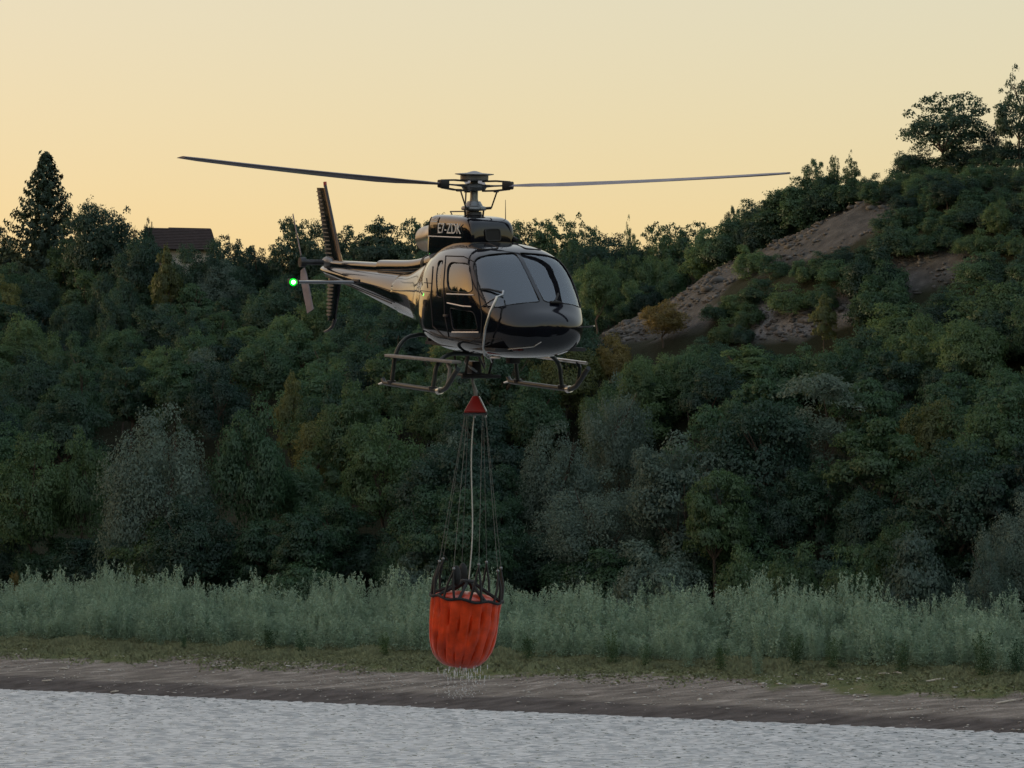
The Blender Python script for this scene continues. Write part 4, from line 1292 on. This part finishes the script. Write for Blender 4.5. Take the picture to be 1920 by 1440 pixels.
# dark stripe low on the boom side
for sy in (-1, 1):
    pts = []
    for i in range(14):
        x = -2.45 - i * .27; a = np.interp(x, [-6.25, -2.42], [.07, .34]); zc = np.interp(x, [-6.25, -2.42], [1.70, 1.40]) - .06
        pts.append((x, sy * (a * .985 + .003), zc - .10 * np.interp(x, [-6.25, -2.42], [.2, 1])))
    MB().tube(pts, .012, 6).build('boom_seam', M['seam'], heli)

# horizontal stabiliser
def aero(chord, thick, n=14):
    up = []
    for k in range(n + 1):
        x = k / n; t_ = 5 * thick * (.2969 * math.sqrt(x) - .126 * x - .3516 * x * x + .2843 * x ** 3 - .1015 * x ** 4)
        up.append((x, t_))
    return [(chord * (.3 - x), chord * t_) for x, t_ in up] + [(chord * (.3 - x), -chord * t_) for x, t_ in reversed(up[1:-1])]
def wing(stations):
    """stations: origin, chord vector dir, thickness dir, chord, thickness ratio"""
    mb = MB(); vs = []; n = None
    for (o, cd, td, ch, th_) in stations:
        pr = aero(ch, th_); n = len(pr)
        vs += [Vector(o) + Vector(cd) * a + Vector(td) * b_ for a, b_ in pr]
    fs = [(i * n + k, i * n + (k + 1) % n, (i + 1) * n + (k + 1) % n, (i + 1) * n + k) for i in range(len(stations) - 1) for k in range(n)]
    fs += [tuple(range(n)), tuple((len(stations) - 1) * n + k for k in reversed(range(n)))]
    return mb.add(vs, fs)
for sy in (-1, 1):
    stb = wing([((-4.35, sy * .12, 1.53), (1, 0, 0), (0, 0, 1), .52, .13), ((-4.40, sy * 1.27, 1.53), (1, 0, 0), (0, 0, 1), .44, .13)]).build('stabilizer', M['paint'], heli, 40)
    MB().box((-4.42, sy * 1.28, 1.53), (.46, .03, .09)).build('stabilizer_end_plate', M['black'], stb, bevel=.01)
    MB().box((-4.2, sy * .2, 1.56), (.3, .12, .05)).build('stabilizer_root', M['dark_metal'], stb, bevel=.01)
nl = MB().ball((-4.28, -1.335, 1.53), .062, 16, 10).build('navigation_light', M['green_dome'], heli)
MB().ball((-4.27, -1.335, 1.53), .034, 12, 8).build('bulb', M['green_light'], nl)
MB().tube([(-4.28, -1.27, 1.53), (-4.28, -1.31, 1.53)], .035, 12).build('light_base', M['black'], nl)
# fins
wing([((-5.55, 0, 1.73), (1, 0, 0), (0, 1, 0), .74, .10), ((-6.35, 0, 3.10), (1, 0, 0), (0, 1, 0), .42, .09)]).build('upper_fin', M['paint'], heli, 40)
mbq = []
for i in range(19):
    t = (i + .6) / 19.6
    xo = -5.55 - .80 * t; ch = .74 - .32 * t; z = 1.73 + 1.37 * t
    for sy in (-1,):
        MB().box((xo - ch * .42, sy * .026 * (1 - .4 * t), z), (ch * .46, .022, .016)).build('fin_rib', M['grey_metal'], heli)
MB().tube([(-5.42, 0, 1.75), (-6.24, 0, 3.14)], .028, 8).build('fin_leading_edge', M['dark_metal'], heli)
MB().tube([(-6.24, 0, 3.12), (-6.26, 0, 3.20)], .03, 10).build('anti_collision_light', M['red_light'], heli)
wing([((-5.60, 0, 1.60), (1, 0, 0), (0, 1, 0), .62, .11), ((-5.80, 0, .82), (1, 0, 0), (0, 1, 0), .36, .11)]).build('lower_fin', M['paint'], heli, 40)
for i in range(10):
    t = (i + .5) / 10.5
    xo = -5.60 - .20 * t; ch = .62 - .26 * t; z = 1.52 - .66 * t
    MB().box((xo - ch * .40, -.028, z), (ch * .48, .022, .030)).build('fin_rib', M['grey_metal'], heli)
MB().tube([(-5.72, 0, .85), (-5.82, 0, .73), (-6.0, 0, .66), (-6.2, 0, .62)], [.035, .03, .025, .018], 8).build('tail_skid', M['dark_metal'], heli)
# tail rotor
tg = MB().ball((-6.0, 0, 1.82), (.24, .12, .11), 14, 8).build('tail_gearbox', M['grey_metal'], heli)
MB().tube([(-6.03, -.05, 1.82), (-6.03, -.50, 1.82)], .045, 12).build('tail_rotor_shaft', M['dark_metal'], heli)
MB().tube([(-6.03, -.44, 1.82), (-6.03, -.54, 1.82)], .085, 14).build('tail_rotor_hub', M['dark_metal'], heli)
ta = R(30)
for sg in (-1, 1):
    dirv = Vector((-math.sin(ta), 0, math.cos(ta))) * sg
    cd = Vector((math.cos(ta), 0, math.sin(ta)))
    c0 = Vector((-6.03, -.49, 1.82))
    cdt = (cd * .94 + Vector((0, -.34, 0)) * sg)
    tdt = dirv.cross(cdt)
    bl = wing([(c0 + dirv * .12, cdt, tdt, .12, .2), (c0 + dirv * .26, cdt, tdt, .185, .13), (c0 + dirv * .93, cdt, tdt, .185, .11)]).build('tail_rotor_blade', M['blade'], heli, 40)

# engine cowling, intake, exhaust
COWL = [(.74, 2.1, 2.39, .32, 2.2, 4.0, 3), (.71, 2.1, 2.56, .36, 2.2, 5.0, 3), (.62, 2.1, 2.635, .385, 2.2, 6.5, 3), (.40, 2.1, 2.68, .405, 2.2, 7.0, 3), (-.1, 2.05, 2.70, .415, 2.2, 7.5, 3), (-.5, 1.95, 2.705, .415, 2.2, 7.5, 3), (-.78, 1.9, 2.70, .41, 2.2, 7.0, 3), (-.88, 1.9, 2.67, .39, 2.2, 6.0, 3), (-.92, 1.9, 2.58, .36, 2.2, 5.0, 3)]
cow = loft(spline(COWL, 40), 56).build('engine_cowling', M['paint'], heli, 50)
bmc = bmesh.new(); bmc.from_mesh(cow.data); CB = BVHTree.FromBMesh(bmc)
def on_cowl(px, py):
    o, d = hray(px, py); loc, n_, i_, di = CB.ray_cast(o, d); return loc, n_
# dark air intake on the front
ip = []
for (px, py) in ((908, 430), (936, 429), (938, 451), (911, 452)):
    loc, n_ = on_cowl(px, py); ip.append(loc)
ipr = rounded(ip, .05, 4)
io_ = MB(); nI = len(ipr)
io_.add([q + Vector((.022, 0, 0)) for q in ipr] + [q + Vector((-.03, 0, 0)) for q in ipr], [tuple(range(nI))] + [(i, (i + 1) % nI, nI + (i + 1) % nI, nI + i) for i in range(nI)])
io = io_.build('air_intake', M['seam'], heli)
MB().tube([q + Vector((.022, 0, 0)) for q in ipr] + [ipr[0] + Vector((.022, 0, 0))], .012, 6, cap=False).build('intake_rim', M['dark_metal'], io)
# cowling seams on both sides
for sy in (-1, 1):
    for zz, x0, x1 in ((2.36, .45, -.82),):
        pts = []
        for i in range(16):
            x = x0 + (x1 - x0) * i / 15
            loc, n_, i_, d_ = CB.ray_cast(Vector((x, sy * 2, zz)), Vector((0, -sy, 0)))
            if loc is not None: pts.append(loc + n_ * .004)
        MB().tube(pts, .009, 6).build('cowling_seam', M['trim'], heli)
    for x in (-.44, -.80):
        pts = []
        for i in range(12):
            z = 2.36 + .30 * i / 11
            loc, n_, i_, d_ = CB.ray_cast(Vector((x, sy * 2, z)), Vector((0, -sy, 0)))
            if loc is not None: pts.append(loc + n_ * .004)
        MB().tube(pts, .008, 6).build('cowling_seam', M['seam'], heli)
MB().lathe([(.19, 0), (.205, .3), (.205, .98), (.19, 1.0), (.175, .96), (.16, .5)], 28, Matrix.Translation((-.85, 0, 2.42)) @ Matrix.Rotation(R(-97), 4, 'Y')).build('exhaust_pipe', M['exhaust'], heli, 50)
# registration on the cowling side
def text_mesh(body, size, loc, rot, mat, name, extrude=.004, spacing=1.0, shear=0):
    cu = bpy.data.curves.new(name, 'FONT'); cu.body = body; cu.size = size; cu.extrude = extrude; cu.space_character = spacing
    cu.align_x = 'CENTER'; cu.align_y = 'CENTER'
    o = bpy.data.objects.new(name, cu); C.objects.link(o)
    me = evaluated(o, name); bpy.data.objects.remove(o)
    me.materials.clear()
    ob = link(name, me, mat, heli); ob.matrix_local = Matrix.Translation(loc) @ rot
    return ob
def cowl_y(x, z, sy):
    loc, n_, i_, d_ = CB.ray_cast(Vector((x, sy * 2, z)), Vector((0, -sy, 0))); return loc.y
RS_ = Matrix(((1, 0, 0), (0, 0, -1), (0, 1, 0))).to_4x4()        # text on starboard side, reads along +x
RP_ = Matrix(((-1, 0, 0), (0, 0, 1), (0, 1, 0))).to_4x4()
t1 = text_mesh('E7-ZDK', .27, (.02, cowl_y(0, 2.48, -1) - .012, 2.485), RS_ @ Matrix.Diagonal((.98, .86, 1, 1)), M['white'], 'registration')
text_mesh('E7-ZDK', .27, (.02, cowl_y(0, 2.48, 1) + .012, 2.485), RP_ @ Matrix.Diagonal((.98, .86, 1, 1)), M['white'], 'registration')
# small two-line lettering, too fine to read in the photograph
lrng2 = random.Random(6)
for zz in (2.635, 2.595):
    mk = MB(); x = -.74
    while x < -.50:
        wd = lrng2.uniform(.012, .03); yy = cowl_y(x, zz, -1) - .004
        mk.box((x + wd / 2, yy, zz), (wd, .006, .022)); x += wd + .010
    tag(mk.build('small_lettering', M['white'], heli), kind='stuff')

# rotor mast and head (tilted a little forward)
TILT = Matrix.Rotation(R(.3), 4, 'Y')
rotor = Matrix.Translation((0, 0, 2.62)) @ TILT
def rp(p): return rotor @ Vector(p)
MB().lathe([(.20, -.05), (.19, .06), (.13, .09), (.12, .14)], 22, rotor).build('mast_base', M['dark_metal'], heli)
MB().lathe([(.085, .1), (.08, .25), (.062, .34), (.06, .62)], 18, rotor).build('rotor_mast', M['grey_metal'], heli)
sp = MB().lathe([(.10, .15), (.19, .16), (.20, .185), (.19, .215), (.14, .23), (.10, .30)], 22, rotor).build('swashplate', M['grey_metal'], heli)
for k in range(3):
    a = R(40 + 120 * k); MB().tube([rp((.15 * math.cos(a), .15 * math.sin(a), -.02)), rp((.17 * math.cos(a), .17 * math.sin(a), .17))], .016, 8).build('servo_rod', M['dark_metal'], heli)
MB().lathe([(.075, .46), (.17, .47), (.20, .52), (.17, .56), (.08, .58)], 24, rotor).build('rotor_hub', M['grey_metal'], heli)
MB().lathe([(.21, .62), (.22, .64), (.22, .70), (.305, .715), (.305, .728), (.12, .742), (.05, .765), (.01, .772)], 32, rotor).build('hub_cap', M['grey_metal'], heli, 25)
HUBZ = .53
# blade directions in the ground plane, measured from the direction to the camera (positive = right)
AZ = [-54.6, 64.8, 181.8]
for bi, az in enumerate(AZ):
    a = R(az)
    wd = Vector((math.sin(a), -math.cos(a), 0))            # world horizontal direction
    ld = (HMI.to_3x3() @ wd); ld = (TILT.inverted().to_3x3() @ ld); ld.z = 0; ld.normalize()
    side = Vector((0, 0, 1)).cross(ld)                      # leading side for a clockwise rotor
    con = math.tan(R([3.1, 2.2, .5][bi]))
    def bp_(r, ch=0.0, up=0.0): return rp(ld * r + side * ch + Vector((0, 0, HUBZ + r * con + up)))
    sl = MB()
    for up in (-.075, .075):
        vs = []
        for r_, hw_ in ((.16, .055), (.38, .045), (.60, .048)):
            for s_ in (-1, 1):
                for dz in (-.014, .014): vs.append(bp_(r_, s_ * hw_, up * (1 if r_ < .6 else .75) + dz))
        sl.add(vs, [(0, 4, 6, 2), (1, 3, 7, 5), (0, 1, 5, 4), (2, 6, 7, 3), (4, 8, 10, 6), (5, 7, 11, 9), (4, 5, 9, 8), (6, 10, 11, 7), (0, 2, 3, 1), (8, 9, 11, 10)])
    sl.build('blade_sleeve', M['dark_metal'], heli)
    MB().tube([bp_(.08), bp_(.34), bp_(.52)], [.065, .03, .025], 8, squash=.5).build('star_arm', M['grey_metal'], heli)
    mb = MB()
    vs = [bp_(r_, s_ * .062, dz) for r_ in (.50, .66) for s_ in (-1, 1) for dz in (-.062, .062)]
    mb.add(vs, [(0, 1, 3, 2), (4, 6, 7, 5), (0, 4, 5, 1), (2, 3, 7, 6), (0, 2, 6, 4), (1, 5, 7, 3)])
    mb.build('blade_cuff', M['black'], heli, bevel=.02)
    th0 = R([15, 12.5, 10][bi])
    st_ = []
    Rt = 5.21
    nst = 14
    for i in range(nst):
        r_ = .62 + (Rt - .62) * i / (nst - 1)
        ch_ = np.interp(r_, [.62, .95, 1.5, Rt - .05, Rt], [.10, .16, .35, .35, .26])
        tw = th0 - R(11) * (r_ / Rt)
        nrm_ = Vector((0, 0, 1))
        cdl = side * (1 if True else -1)
        cv = cdl * math.cos(tw) + nrm_ * math.sin(tw); tv = nrm_ * math.cos(tw) - cdl * math.sin(tw)
        sag = .00 + .012 * (r_ - .74) ** 2 * (0.35)
        o = bp_(r_, 0, sag)
        T3 = rotor.to_3x3()
        st_.append((o, T3 @ cv, T3 @ tv, float(ch_), .12 if r_ > 1.2 else .28))
    wing(st_).build('rotor_blade', M['blade'], heli, 40)
    # pitch link from the swashplate
    lk = rp(ld * .24 + side * .13 + Vector((0, 0, .20)))
    MB().tube([lk, bp_(.34, .12, -.08)], .013, 8).build('pitch_link', M['dark_metal'], heli)
    MB().tube([rp(ld * .14 + side * .06 + Vector((0, 0, .19))), lk], .022, 8).build('swashplate_arm', M['dark_metal'], heli)
    MB().tube([bp_(.34, .02, -.08), bp_(.34, .15, -.08)], .022, 8).build('pitch_horn', M['dark_metal'], heli)
# antennas on the roof
MB().tube([(.55, .30, 2.30), (.50, .31, 2.95)], [.012, .004], 6).build('antenna', M['dark_metal'], heli)
MB().tube([(-.8, 0, 2.68), (-.9, 0, 2.75), (-.2, 0, 2.76)], .012, 6).build('antenna', M['dark_metal'], heli)
MB().tube([(.60, .36, 2.36), (.78, .40, 2.33)], [.05, .03], 10).build('roof_vent', M['black'], heli)

# landing gear
for sy in (-1, 1):
    Y = sy * 1.09
    sk = []
    for (x, z) in ((-.98, .10), (-.90, .045), (-.4, .045), (.4, .045), (1.18, .045), (1.34, .06), (1.50, .11), (1.66, .22), (1.80, .33), (1.92, .41)):
        sk.append((x, Y, z))
    sk = [Vector(p) for p in sk]
    sko = MB().tube(sk, .038, 12).build('skid_tube', M['skid'], heli)
    MB().tube([(-.96, Y, .045), (-1.14, Y, .015)], [.02, .012], 6).build('skid_spur', M['steel'], sko)
    MB().tube([(1.20, Y, .04), (1.30, Y, .055)], .055, 12).build('skid_shoe', M['steel'], sko)
    # step board above the skid
    if sy < 0:
        MB().box((.56, Y, .50), (2.62, .16, .045), Matrix.Rotation(R(-.6), 3, 'Y')).build('step_board', M['step'], heli, bevel=.012)
    else:
        MB().tube([(-.75, Y, .50), (1.86, Y, .48)], .026, 10).build('step_rail', M['steel'], heli)
    MB().tube([(1.55, Y, .48), (1.62, Y, .40), (1.60, Y, .28), (1.56, Y, .17)], [.035, .03, .03, .035], 8).build('step_bracket', M['step'] if sy < 0 else M['skid'], heli)
    # cross tubes: out of the belly, arching over and down to the skid
    for x, z0 in ((1.0, .60), (-.62, .80)):
        pts = [(x, sy * .30, z0 - .02), (x, sy * .62, z0 + (.0 if x > 0 else .02))]
        for k in range(9):
            t = k / 8
            pts.append((x, sy * (.72 + .34 * math.sin(t * math.pi / 2)), z0 + .0 - (z0 - .28) * (1 - math.cos(t * math.pi / 2))))
        pts.append((x, Y, .07))
        MB().tube(pts, .033, 12).build('cross_tube', M['skid'], heli)
    MB().tube([(1.0, Y, .04), (1.0, Y, .10)], .07, 12).build('skid_saddle', M['dark_metal'], heli)
    MB().tube([(-.62, Y, .04), (-.62, Y, .10)], .07, 12).build('skid_saddle', M['dark_metal'], heli)

# cargo hook swing frame under the belly
cf = MB()
hook = Vector((.02, 0, .20))
for sx in (-1, 1):
    for sy in (-1, 1):
        cf.tube([(sx * .30 + .1, sy * .22, .62), (sx * .16 + .05, sy * .20, .22)], .020, 8)
cf.tube([(.24, -.24, .22), (.24, .24, .22), (-.14, .22, .22), (-.14, -.22, .22), (.24, -.24, .22)], .024, 8)
cf.build('hook_frame', M['black'], heli)
MB().tube([(.30, -.30, .20), (.30, .36, .20)], .026, 8).build('hook_crossbar', M['black'], heli)
MB().box((.05, 0, .33), (.24, .14, .20)).build('cargo_hook', M['dark_metal'], heli, bevel=.02)
MB().box((.62, .42, .50), (.16, .18, .16)).build('belly_camera', M['black'], heli, bevel=.015)
MB().tube([(.45, -.1, .56), (.42, .0, .40), (.34, .06, .34), (.22, .12, .38), (.1, .14, .54)], .018, 6).build('hook_hose', M['dark_metal'], heli)
MB().tube([(.2, -.16, .57), (.24, -.22, .42), (.34, -.16, .34), (.30, -.05, .28)], .02, 6).build('hook_hose', M['grey_metal'], heli)

# mirror arm in front of the nose
def off_nose(px, py, off):
    loc, nrm, i_, d_ = hit(px, py)
    if loc is None:
        return on_plane_x(px, py, 2.2)
    return loc + nrm * off
pl = [off_nose(944, 554, .10), off_nose(944, 565, .15), off_nose(934, 569, .16)]
MB().tube(pl, .016, 8).build('mirror_stay', M['steel'], heli)
arm = [off_nose(937, 567, .16), off_nose(930, 590, .16), off_nose(923, 615, .15), off_nose(916, 642, .13), off_nose(915, 654, .11), off_nose(920, 661, .09), off_nose(940, 663, .06)]
MB().tube(arm, .020, 8).build('mirror_arm', M['steel'], heli)
wpr = [off_nose(900, 543, .025), off_nose(920, 545, .03), off_nose(943, 553, .05)]
MB().tube(wpr, [.012, .018, .014], 8).build('mirror_strut', M['black'], heli)
MB().tube([off_nose(905, 575, .02), off_nose(920, 571, .08), off_nose(934, 569, .15)], .012, 8).build('mirror_strut', M['dark_metal'], heli)
MB().tube([off_nose(922, 655, .10), on_plane_x(922, 680, 2.1)], .008, 6).build('belly_antenna', M['steel'], heli)
# wiper motor at the foot of the windscreen
q, n_ = on_body(1040, 568)
MB().box(q + n_ * .015, (.08, .16, .035)).build('wiper_motor', M['black'], heli, bevel=.01)
MB().tube([q + n_ * .03, off_nose(1044, 556, .06)], .016, 8).build('wiper_spindle', M['black'], heli)
# pitot tubes at the chin
MB().tube([(2.50, .66, 1.06), (2.62, .74, 1.07), (2.78, .75, 1.09)], .012, 6).build('pitot_tube', M['steel'], heli)

# ------------------------------------------------------------------ water bucket on its cables
hw_ = HM @ hook
Yb = hw_.y
S_ = FPX / Yb
hd = at_Y(892.5, 758, Yb)                                  # control head
bk = at_Y(875, 1122, Yb)                                   # centre of the rim
bucket = empty('water_bucket', bk)
tag(bucket, 'red orange collapsible water bucket hanging on cables below the helicopter', 'bucket')
BM = Matrix.Rotation(R(6.5), 3, 'Y') @ Matrix.Rotation(R(3), 3, 'X')
def bl_(p): return BM @ Vector(p)
NG = 18
def pleat(a, z):
    k = np.interp(z, [-1.08, -.95, -.8, -.5, -.15, 0], [.1, .6, 1, .75, 1, .2])
    g = (a * NG / (2 * math.pi) + .12 * math.sin(z * 5)) % 1.0
    g = min(g, 1 - g) * 2                          # 0 in the groove, 1 on the crest
    row_ = .6 + .4 * math.cos((z + .25) * 11 + 2.2 * math.sin(a * 3))
    return 1 - .15 * k * row_ * math.exp(-(g / .22) ** 2) + .014 * k * math.sin(a * 5 + z * 7)
prof = [(.02, -1.07), (.16, -1.075), (.25, -1.06), (.345, -1.00), (.425, -.915), (.485, -.80), (.518, -.66), (.534, -.5), (.545, -.3), (.552, -.12), (.556, 0), (.54, .005), (.525, -.1), (.52, -.4)]
M4 = BM.to_4x4()
prof2 = []
for i in range(len(prof) - 1):
    for k in range(3):
        t = k / 3; prof2.append((prof[i][0] * (1 - t) + prof[i + 1][0] * t, prof[i][1] * (1 - t) + prof[i + 1][1] * t))
prof2.append(prof[-1])
shl = MB().lathe(prof2, 144, M4, pleat).build('bucket_shell', M['red'], bucket, 70)
rim = []
for k in range(49):
    a = 2 * math.pi * k / 48; rr = .566 + .006 * math.sin(a * 8)
    rim.append(bl_((rr * math.cos(a), rr * math.sin(a), .008 + .018 * math.cos(a * 8 + 1))))
MB().tube(rim, .022, 8, cap=False).build('rim_band', M['strap'], bucket)
# red inner liner gathered up in the middle
MB().lathe([(.50, -.10), (.50, .02), (.42, .055), (.30, .085), (.16, .10), (.02, .105)], 60, M4, lambda a, z: 1 + .035 * math.sin(a * 12)).build('inner_liner', M['red'], bucket, 60)
tops = []
NS = 8
for k in range(NS):
    a = 2 * math.pi * (k + .35) / NS
    top = Vector((.50 * math.cos(a), .50 * math.sin(a), .50 + .06 * math.sin(k * 2.3)))
    tw_ = bl_(top); tops.append(tw_)
    for s_ in (-1, 1):
        a2 = a + s_ * .17
        foot = Vector((.555 * math.cos(a2), .555 * math.sin(a2), .01)); mid = foot.lerp(top, .5) + Vector((math.cos(a), math.sin(a), 0)) * .03
        MB().tube([bl_(foot), bl_(mid), tw_], [.048, .052, .028], 8, squash=.4).build('suspension_strap', M['strap'], bucket)
    MB().ball(tw_ + Vector((0, 0, .02)), .025, 8, 6).build('shackle', M['grey_metal'], bucket)
    # stays from the rim to the centre ring
    MB().tube([bl_((.54 * math.cos(a + .3), .54 * math.sin(a + .3), .02)), bl_((.3 * math.cos(a + .3), 3e-1 * math.sin(a + .3), .14)), bl_((.08 * math.cos(a + .3), .08 * math.sin(a + .3), .26))], .028, 6).build('centre_stay', M['strap'], bucket)
    fl = bl_((.50 * math.cos(a), .50 * math.sin(a), .24))
MB().tube([bl_((.10 * math.cos(R(30 * k)), .10 * math.sin(R(30 * k)), .26)) for k in range(13)], .035, 8, cap=False).build('centre_ring', M['strap'], bucket)
for k in (2, 5):
    a = 2 * math.pi * (k + .35) / NS
    MB().ball(bl_((.40 * math.cos(a), .40 * math.sin(a), .36)), (.075, .075, .16), 12, 8).build('ballast_pouch', M['strap'], bucket)
# control head: a four-sided tapering housing
hl = hd - bk
ch_ = MB(); vs = []
for (z, a_, b_) in ((-.135, .172, .13), (-.10, .168, .13), (.10, .055, .05), (.13, .045, .045)):
    vs += [hl + Vector((sx * a_ - .01, sy * b_, z)) for sx, sy in ((-1, -1), (1, -1), (1, 1), (-1, 1))]
ch_.add(vs, [(0, 3, 2, 1), (12, 13, 14, 15)] + [(i * 4 + k, i * 4 + (k + 1) % 4, i * 4 + 4 + (k + 1) % 4, i * 4 + 4 + k) for i in range(3) for k in range(4)])
head = ch_.build('control_head', M['red_head'], bucket, bevel=.012)
MB().tube([hl + Vector((.045, -.07, .12)), hl + Vector((.165, -.14, -.12))], .014, 6).build('head_edge_guard', M['trim'], head)
MB().box(hl + Vector((-.01, 0, -.15)), (.38, .30, .03)).build('head_base_plate', M['dark_metal'], head, bevel=.006)
# shackle chain up to the hook
hk = hw_ - bk
lift = MB()
lift.tube([hl + Vector((-.005, 0, .12)), hl + Vector((-.005, 0, .20)), hl.lerp(hk, .75), hk], [.03, .034, .02, .03], 8)
lift.build('lifting_shackle', M['grey_metal'], bucket)
# cables
for k in range(NS):
    t0 = tops[k] + Vector((0, 0, .03))
    a = 2 * math.pi * (k + .35) / NS
    e = hl + Vector((.165 * (1 if math.cos(a) > 0 else -1) * (.55 + .45 * abs(math.cos(a))) - .01, .12 * math.sin(a), -.16))
    pts = [t0.lerp(e, i / 6) for i in range(7)]
    MB().tube(pts, .0042, 6).build('suspension_cable', M['cable'], bucket)
e = hl + Vector((-.02, 0, -.15)); b0 = bl_((0, 0, .30))
pts = []
for i in range(13):
    t = i / 12; q = b0.lerp(e, t); q.x += .03 * math.sin(t * 6.0) ; pts.append(q)
MB().tube(pts, .010, 8).build('trip_line', M['rope'], bucket)
MB().ball(hl + Vector((-.02, -.05, -.19)), .022, 8, 6).build('head_pulley', M['steel'], bucket)
MB().ball(hl + Vector((.15, -.05, -.19)), .022, 8, 6).build('head_pulley', M['steel'], bucket)

# water dripping from the bucket (uncountable drops)
drng = random.Random(8)
dm = MB()
for k in range(300):
    t = drng.random() ** .8
    px = drng.gauss(868, 19 + 9 * t); py = 1240 + 66 * t + drng.uniform(-6, 6)
    if py < 1251 - abs(px - 872) * .30: continue
    P = at_Y(px, py, Yb + drng.uniform(-.35, .35)) - bk
    r_ = drng.uniform(.003, .0075); L_ = drng.uniform(3, 11) if t < .45 else drng.uniform(1, 2.2)
    dm.ball(P, (r_, r_, r_ * L_), 6, 4)
dr = dm.build('dripping_water', M['drop']); dr.location = bk
tag(dr, 'spray of drops falling from the bottom of the bucket', 'water drops', kind='stuff')
for o in list(bpy.data.objects):
    if o.users_collection == (): bpy.data.objects.remove(o)
